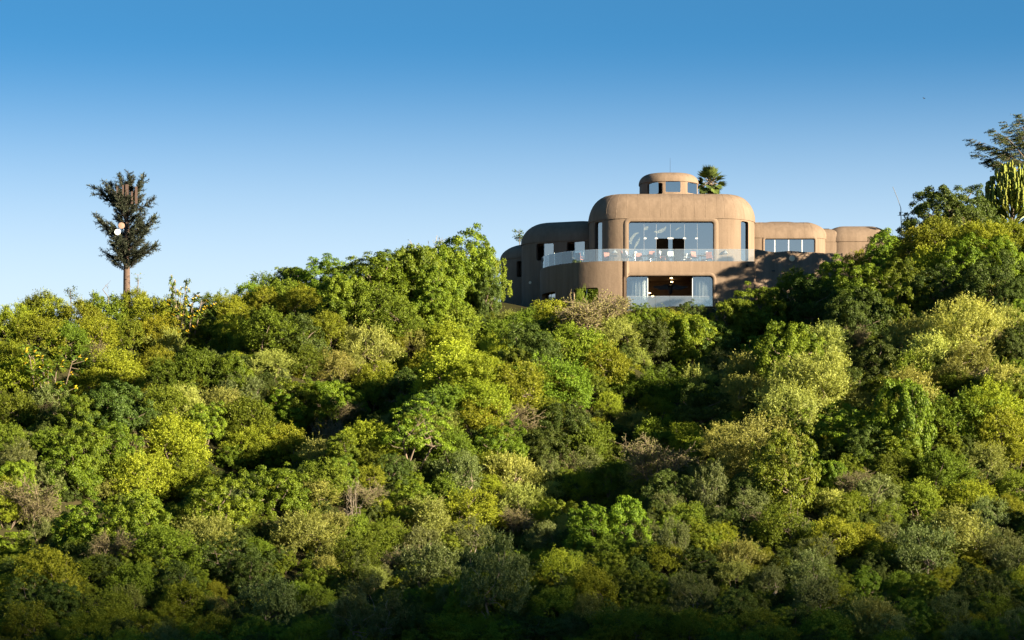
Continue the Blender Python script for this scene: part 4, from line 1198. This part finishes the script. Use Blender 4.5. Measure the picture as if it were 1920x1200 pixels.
# ---------------------------------------------------------------- mast dressed as a pine
def pine_mast():
    Y = 272.0
    base = P(237.5, 575, Y); base.z = float(terrain(base.x, Y)) - 0.3
    root = empty('mast', base)
    tag(root, 'phone mast dressed as a dark pine tree, on the skyline at left', 'mast')
    s_ = Y / F
    def hz(v): return (VH - v) * s_ - base.z
    tb = MB(); zt = hz(340)
    tb.tube([(0, 0, 0), (0, 0, hz(520)), (0, 0, hz(430)), (0, 0, zt)], [.36, .32, .24, .13], 14)
    link('trunk', tb.mesh('trunk', 50), root, M_trunkp)
    rng = np.random.default_rng(3)
    protos = []
    for q in range(5):
        mb = MB(); L = 1.0; P_, T_, N_ = [], [], []
        pts = [np.array([0, 0, 0]), np.array([.35, 0, -.02]), np.array([.7, 0, .05]), np.array([1.0, 0, .16])]
        mb.tube(pts, [.03, .022, .014, .006], 5)
        def at(t): return np.array([t, 0, -.06 * t + .22 * t * t])
        for j in range(20):
            t = rng.uniform(.25, .98); s = at(t); d = unit(np.array([.8, rng.choice([-1, 1]) * rng.uniform(.3, .9), rng.uniform(-.6, .8)])); ln = rng.uniform(.18, .42) * (1.1 - .4 * t)
            e = s + d * ln; mb.tube([s, e], [.009, .005], 3)
            k = 26; tt = rng.random(k)
            P_.append(s + d * (ln * tt)[:, None]); T_.append(unit(d + rng.normal(0, .75, (k, 3)))); N_.append(rdirs(rng, k))
        k = 150; tt = rng.uniform(.15, 1.0, k); P_.append(np.array([at(t) for t in tt])); T_.append(unit(np.array([.6, 0, .15]) + rng.normal(0, .6, (k, 3)))); N_.append(rdirs(rng, k))
        P_, T_, N_ = map(np.concatenate, (P_, T_, N_)); N = len(P_)
        nm = leaves_mesh('needles', P_, N_, T_, rng.uniform(.06, .13, N), rng.uniform(.012, .024, N), rng.random(N), LM['n'])
        bm_ = mb.mesh('branch', 60); bm_.materials.append(M_dark)
        protos.append((bm_, nm))
    def branch(z, az, ln, el, j, dens=1.0):
        b = link('branch', protos[j % 5][0], root); b.location = (0, 0, z)
        b.rotation_euler = Matrix.Rotation(az, 3, 'Z').to_4x4().to_euler() if False else (Matrix.Rotation(az, 3, 'Z') @ Matrix.Rotation(-el, 3, 'Y')).to_euler()
        b.scale = (ln, ln * dens, ln * dens)
        link('needles', protos[j % 5][1], b)
    # lower whorls spread wide, the middle is slim, the upper ones spread again; bare in places
    j = 0
    for i in range(150):
        t = (i + .5) / 150; v = 508 - t * 158
        if v > 480: ln, el = rng.uniform(1.7, 2.9), rng.uniform(.35, .75)
        elif v > 440: ln, el = rng.uniform(1.4, 2.9), rng.uniform(.35, .8)
        elif v > 415: ln, el = rng.uniform(1.0, 1.9), rng.uniform(.3, .8)
        elif v > 375: ln, el = rng.uniform(1.3, 3.0), rng.uniform(.5, .95)
        else: ln, el = rng.uniform(.7, 1.7), rng.uniform(.8, 1.2)
        az = i * 2.39996 + rng.uniform(-.4, .4); ln *= rng.choice([.6, .85, 1.0, 1.15])
        if math.sin(az) < -.7 and 418 < v < 462: continue          # kept clear in front of the dishes
        if math.sin(az) < -.75 and v < 385: continue                 # and of the panel antennas
        branch(hz(v), az, ln, el, j, rng.uniform(.7, 1.1)); j += 1
    # the limbs that shape its outline against the sky
    for v, side, du, dv in ((452, -1, 58, 10 + 22), (470, 1, 52, 42), (445, 1, 56, 30), (400, 1, 50, 18), (395, -1, 62, 34), (408, -1, 45, 50), (490, -1, 48, 12), (492, 1, 40, 24), (440, -1, 48, 14)):
        ln = math.hypot(du, dv) * s_ * 1.02
        branch(hz(v), (0 if side > 0 else math.pi) + rng.uniform(-.25, .25), ln, math.atan2(dv, du), j); j += 1
    for u, v0, v1 in ((230, 365, 328), (247, 372, 325)):      # two spiky tops
        b = link('branch', protos[j % 5][0], root); j += 1
        b.location = ((u - 237.5) * s_, 0, hz(v0)); b.rotation_euler = (0, R(-90), 0); ln = (v0 - v1) * s_; b.scale = (ln, ln, ln)
        link('needles', protos[j % 5][1], b)
    # panel antennas round the head, dishes on the stem
    for u, v0, v1, dy, w in ((222.5, 352, 376, -.9, .16), (234, 350, 372, -1.0, .2), (241, 349, 373, -1.1, .28), (250, 362, 385, -1.0, .16), (257.5, 352, 384, -.8, .22), (205, 352, 372, .3, .12), (246, 352, 372, .5, .2), (229, 356, 380, .5, .2)):
        mb = MB(); mb.box((0, 0, (v1 - v0) * s_ / 2), (w, .12, (v1 - v0) * s_)); mb.box((0, .09, (v1 - v0) * s_ * .5), (.05, .08, (v1 - v0) * s_ * .8))
        o = mb.build('panel_antenna', M_rust, root); o.location = ((u - 237.5) * s_, dy, hz(v1))
        mb = MB(); mb.tube([(0, 0, .2), (-(u - 237.5) * s_ * .95, -dy * .95, .1)], [.03, .03], 5); mb.build('bracket', M_steel, o)
    for u, v, mt, r in ((223.5, 439, M_white, .29), (231, 427, plain('dish_tan', (.24, .15, .11), .6), .31)):
        mb = MB(); mb.lathe([(0, .0), (r * .6, .02), (r * .96, .08), (r, .10), (r, .22), (r * .96, .25), (0, .28)], 22)
        o = mb.build('dish', mt, root, 40); o.location = ((u - 237.5) * s_, -1.3, hz(v)); o.rotation_euler = (R(90), 0, R(12))
        mb = MB(); mb.tube([(0, 0, .0), (.25, 0, -1.2)], [.05, .05], 6); mb.build('dish_arm', M_steel, o)
pine_mast()
# thin sapling stem beside the mast, and small bare twigs along the skyline
def skyline_twig(u, v0, v1, Y, label, seed, leaves):
    p = P(u, v1, Y); h = (v1 - v0) / F * Y
    rng = np.random.default_rng(seed); mb = MB(); tips = []
    root = empty('sapling', (p.x, Y, p.z - 1.2)); h += 1.2
    x = 0
    pts = [np.array([0, 0, -.3]), np.array([rng.normal(0, .1), 0, h * .4]), np.array([rng.normal(0, .15), 0, h * .75]), np.array([rng.normal(0, .2), 0, h])]
    mb.tube(pts, [.06, .05, .035, .015], 6)
    for j in range(9):
        s = pts[1] + (pts[3] - pts[1]) * rng.uniform(.3, 1); d = unit(np.array([rng.normal(), rng.normal(), .5])); e = s + d * rng.uniform(.25, .6)
        mb.tube([s, e], [.018, .008], 4); tips.append(e)
    tr = link('trunk', mb.mesh('trunk', 60), root, M_bark)
    if leaves:
        tips = np.array(tips)[rng.integers(0, len(tips), leaves)]; N = leaves
        link('crown', leaves_mesh('crown', tips + rng.normal(0, .13, (N, 3)), rdirs(rng, N) + np.array([0, 0, .5]), rdirs(rng, N), rng.uniform(.1, .2, N), rng.uniform(.05, .11, N), rng.random(N), LM['d']), root)
    tag(root, label, 'tree')
skyline_twig(257, 515, 548, 271.5, 'thin bare sapling standing close beside the mast trunk', 1, 40)
skyline_twig(133, 541, 568, 272, 'small leafy sapling alone on the skyline left of the mast', 2, 260)
skyline_twig(200, 532, 552, 270.5, 'tiny bare sapling just left of the mast foot', 3, 0)
skyline_twig(484, 512, 545, 268, 'bare twiggy sapling on the skyline where the hill starts rising', 4, 0)
skyline_twig(978, 430, 470, 281, 'thin small tree peeping up behind the left wing roof', 8, 420)

# ---------------------------------------------------------------- big dark tree behind the right slope
def big_evergreen(u, vtop, wpx, Y, label, seed, kind='d'):
    W = wpx / F * Y; zt = (VH - vtop) / F * Y; x = (u - 960) / F * Y; zg = float(terrain(x, Y)); H = zt - zg
    me, c = clumpy(seed, kind, W, H, 260, .50, 170, .15, .095, amp=.25, low=.1)
    root = empty('evergreen_tree', (x, Y, zg))
    tm = limbs(np.random.default_rng(seed), c, W, H, 26, .24, 1)
    link('trunk', tm, root, M_bark); link('crown', me, root)
    tag(root, label, 'tree')
big_evergreen(1772, 346, 166, 247.5, 'large dark spreading evergreen tree behind the slope beside the thin antenna', 201)
big_evergreen(1822, 330, 166, 262, 'large dark evergreen tree standing beside the candelabra cactus tree', 202)

# ---------------------------------------------------------------- candelabra euphorbia
def euphorbia():
    Y = 263.0; u = 1897; x = (u - 960) / F * Y; zg = float(terrain(x, Y)); zt = (VH - 300) / F * Y; H = zt - zg
    root = empty('candelabra_tree', (x, Y, zg))
    tag(root, 'yellow-green candelabra cactus tree at the right edge', 'tree')
    mt = leaf_mat('euphorbia_skin', (.075, .10, .014), (.20, .21, .026), .0, .04)
    mb = MB(); mb.tube([(0, 0, -.5), (0, 0, H * .3), (0.1, 0, H * .55)], [.3, .26, .2], 9); mb.build('trunk', M_bark, root, 50)
    rng = np.random.default_rng(9)
    for i in range(330):
        a = rng.uniform(0, 6.283); e = math.sqrt(rng.random()); rad = e * 2.9
        top = H * (0.50 + 0.50 * math.sqrt(max(0, 1 - e * e * .96))) * rng.choice([1.0, .97, .93, .86, .78]) * rng.uniform(.97, 1.0); bot = top - rng.uniform(.5, 1.1)
        mb = MB(); pts = [(0.25 * rad * math.cos(a), .25 * rad * math.sin(a), max(bot - 1.1, H * .22)), (rad * .8 * math.cos(a), rad * .8 * math.sin(a), bot - .3)]; rr = [.05, .08]
        n = 7
        for k in range(n + 1):
            t = k / n; pts.append((rad * math.cos(a) + rng.normal(0, .02), rad * math.sin(a), bot + (top - bot) * t)); rr.append((.13 if k % 2 else .10) * (1 if k < n else .5))
        mb.tube(pts, rr, 4)
        o = mb.build('arm', mt, root)
        at = o.data.attributes.new('tone', 'FLOAT', 'POINT'); at.data.foreach_set('value', rng.random(len(o.data.vertices)).astype(np.float32))
euphorbia()

# ---------------------------------------------------------------- flat-topped acacia reaching in from the right
def acacia():
    Y = 268.0; u0 = 1985; x = (u0 - 960) / F * Y; zg = float(terrain(x, Y)); s_ = Y / F
    root = empty('acacia_tree', (x, Y, zg))
    tag(root, 'flat-topped dark acacia tree reaching in high at the right edge', 'tree')
    rng = np.random.default_rng(14)
    def q(u, v, dy=0): return np.array([(u0 + (u - u0) * .92 - u0) * s_, dy, (VH - v) * s_ - zg])
    mb = MB(); mb.tube([(0, 0, -.5), q(1980, 380), q(1975, 330)], [.3, .26, .2], 10)
    P_, N_, T_ = [], [], []
    tips = [(1822, 258), (1828, 272), (1830, 283), (1850, 252), (1868, 262), (1850, 300), (1856, 312), (1878, 300), (1880, 282), (1875, 240), (1895, 232), (1908, 222), (1925, 222), (1905, 262), (1910, 285), (1935, 245), (1950, 225), (1930, 275)]
    tips += [(2 * u0 - u_ - rng.integers(0, 12), v_ + rng.integers(-8, 8)) for u_, v_ in tips]
    for i, (u_, v_) in enumerate(tips):
        e = q(u_, v_, rng.uniform(-2.2, 2.2)); st = q(1975, 330) if i % 2 else q(1970, 345)
        if u_ > u0: st = q(1985, 335)
        m = st + (e - st) * .5 + np.array([0, rng.normal(0, .3), -.2 + rng.normal(0, .15)])
        m2 = st + (e - st) * .8 + np.array([0, 0, .12])
        mb.tube([st, m, m2, e], [.09, .06, .035, .012], 5)
        # sprays: drooping flat twigs, each with fine leaves, slanting outwards
        sg = -1 if u_ < u0 else 1
        for k in range(34):
            s = m + (e - m) * rng.uniform(.25, 1.05) + rng.normal(0, .12, 3); d = unit(np.array([sg * 1.0, rng.normal(0, .5), rng.uniform(-.55, .15)])); ln = rng.uniform(.5, 1.1)
            e2 = s + d * ln; mb.tube([s, e2], [.016, .008], 3)
            N = 70; t = rng.random(N)
            P_.append(s + d * (ln * t)[:, None] + rng.normal(0, .035, (N, 3))); T_.append(unit(d + rng.normal(0, .45, (N, 3)))); N_.append(unit(np.array([0, 0, 1]) + rng.normal(0, .5, (N, 3))))
    link('trunk', mb.mesh('trunk', 60), root, M_bark)
    P_, N_, T_ = map(np.concatenate, (P_, N_, T_)); N = len(P_)
    link('crown', leaves_mesh('crown', P_, N_, T_, rng.uniform(.10, .2, N), rng.uniform(.04, .07, N), rng.random(N), LM['a']), root)
acacia()

# ---------------------------------------------------------------- fan palm behind the roof
def palm():
    Y = 281.0; x = (1331 - 960) / F * Y; zc_ = (VH - 343) / F * Y; zg = 27.0
    root = empty('fan_palm', (x, Y, zg))
    tag(root, 'fan palm rising behind the roof beside the cupola', 'palm')
    mb = MB(); mb.tube([(0, 0, -1), (.1, 0, 6), (0, 0, zc_ - zg)], [.28, .24, .22], 10); mb.build('trunk', M_bark, root, 50)
    rng = np.random.default_rng(21); protos = []
    for q in range(3):
        mb = MB(); ST = .75
        mb.tube([(0, 0, 0), (ST * .5, 0, .03), (ST, 0, 0)], [.03, .025, .02], 5)
        k = 26; ang = np.linspace(-1.25, 1.25, k)
        T = np.stack([np.cos(ang), np.sin(ang), -.25 * np.abs(np.sin(ang)) + rng.normal(0, .08, k)], 1)
        Pq = np.repeat(np.array([[ST, 0, 0]]), k, 0)
        me = leaves_mesh('frond', Pq, np.stack([np.zeros(k), -np.sin(ang) * .4, np.ones(k)], 1), T, rng.uniform(.75, 1.0, k) * (1.0 - .25 * np.abs(ang) / 1.25), np.full(k, .10), rng.random(k), LM['p'], .25)
        st = mb.mesh('stalk'); st.materials.append(M_bark); protos.append((me, st))
    for i in range(48):
        az = i * 2.39996; el = R(85 - 140 * (i + .5) / 48 + rng.uniform(-8, 8))
        o = link('frond', protos[i % 3][0], root); o.location = (0, 0, zc_ - zg)
        o.rotation_euler = (Matrix.Rotation(az, 3, 'Z') @ Matrix.Rotation(-el, 3, 'Y') @ Matrix.Rotation(rng.uniform(-.3, .3), 3, 'X')).to_euler()
        s = rng.uniform(1.0, 1.25); o.scale = (s, s, s)
        link('stalk', protos[i % 3][1], o)
palm()

# ---------------------------------------------------------------- radio antenna, bird
def antenna():
    Y = 268.0; b = P(1690, 432, Y); root = empty('radio_antenna', (b.x, Y, b.z - 2.0))
    tag(root, 'thin grey radio antenna with leaning whip right of the roofs', 'antenna')
    s_ = Y / F; g = lambda u, v: ((u - 1690) * s_, 0, (432 - v) * s_ + 2.0)
    m_ = plain('weathered_grey', (.12, .12, .12), .7, .0)
    mb = MB(); mb.tube([(0, 0, -1.5), g(1690, 432), g(1689, 390)], [.05, .045, .04], 6); mb.build('mast', m_, root)
    mb = MB(); mb.tube([g(1689, 390), g(1683, 372), g(1674, 350)], [.03, .028, .024], 5); mb.build('whip', m_, root)
    for v, w in ((404, .32), (398, .2)):
        mb = MB(); c = g(1689.5, v); mb.tube([(c[0] - w, 0, c[2]), (c[0] + w, 0, c[2])], [.02, .02], 5); mb.build('crossbar', m_, root)
    mb = MB(); c = g(1689.5, 401); mb.box((c[0] - .12, -.05, c[2]), (.1, .1, .35)); mb.build('antenna_box', m_, root)
antenna()
def bird():
    p = P(1732.5, 184.5, 235.0); root = empty('bird', p)
    tag(root, 'tiny dark bird flying high in the sky above the antenna', 'bird')
    mb = MB(); mb.tube([(-.22, 0, 0), (-.12, 0, .01), (0, 0, .0), (.12, 0, -.01), (.24, 0, -.02)], [.012, .05, .06, .04, .008], 8)
    for sg in (-1, 1):
        vs = [(-.08, sg * .03, .03), (.07, sg * .03, .03), (.06, sg * .24, .12), (-.10, sg * .42, .10), (-.10, sg * .22, .13)]
        vs2 = [(x, y, z - .015) for x, y, z in vs]
        mb.add(vs + vs2, [(0, 1, 2, 4), (4, 2, 3), (5, 9, 7, 6), (9, 8, 7), (0, 5, 6, 1), (1, 6, 7, 2), (2, 7, 8, 3), (3, 8, 9, 4), (4, 9, 5, 0)])
    root.scale = (.5, .5, .5)
    b = mb.build('body', M_black, root); b.rotation_euler = (R(25), 0, R(35))
bird()
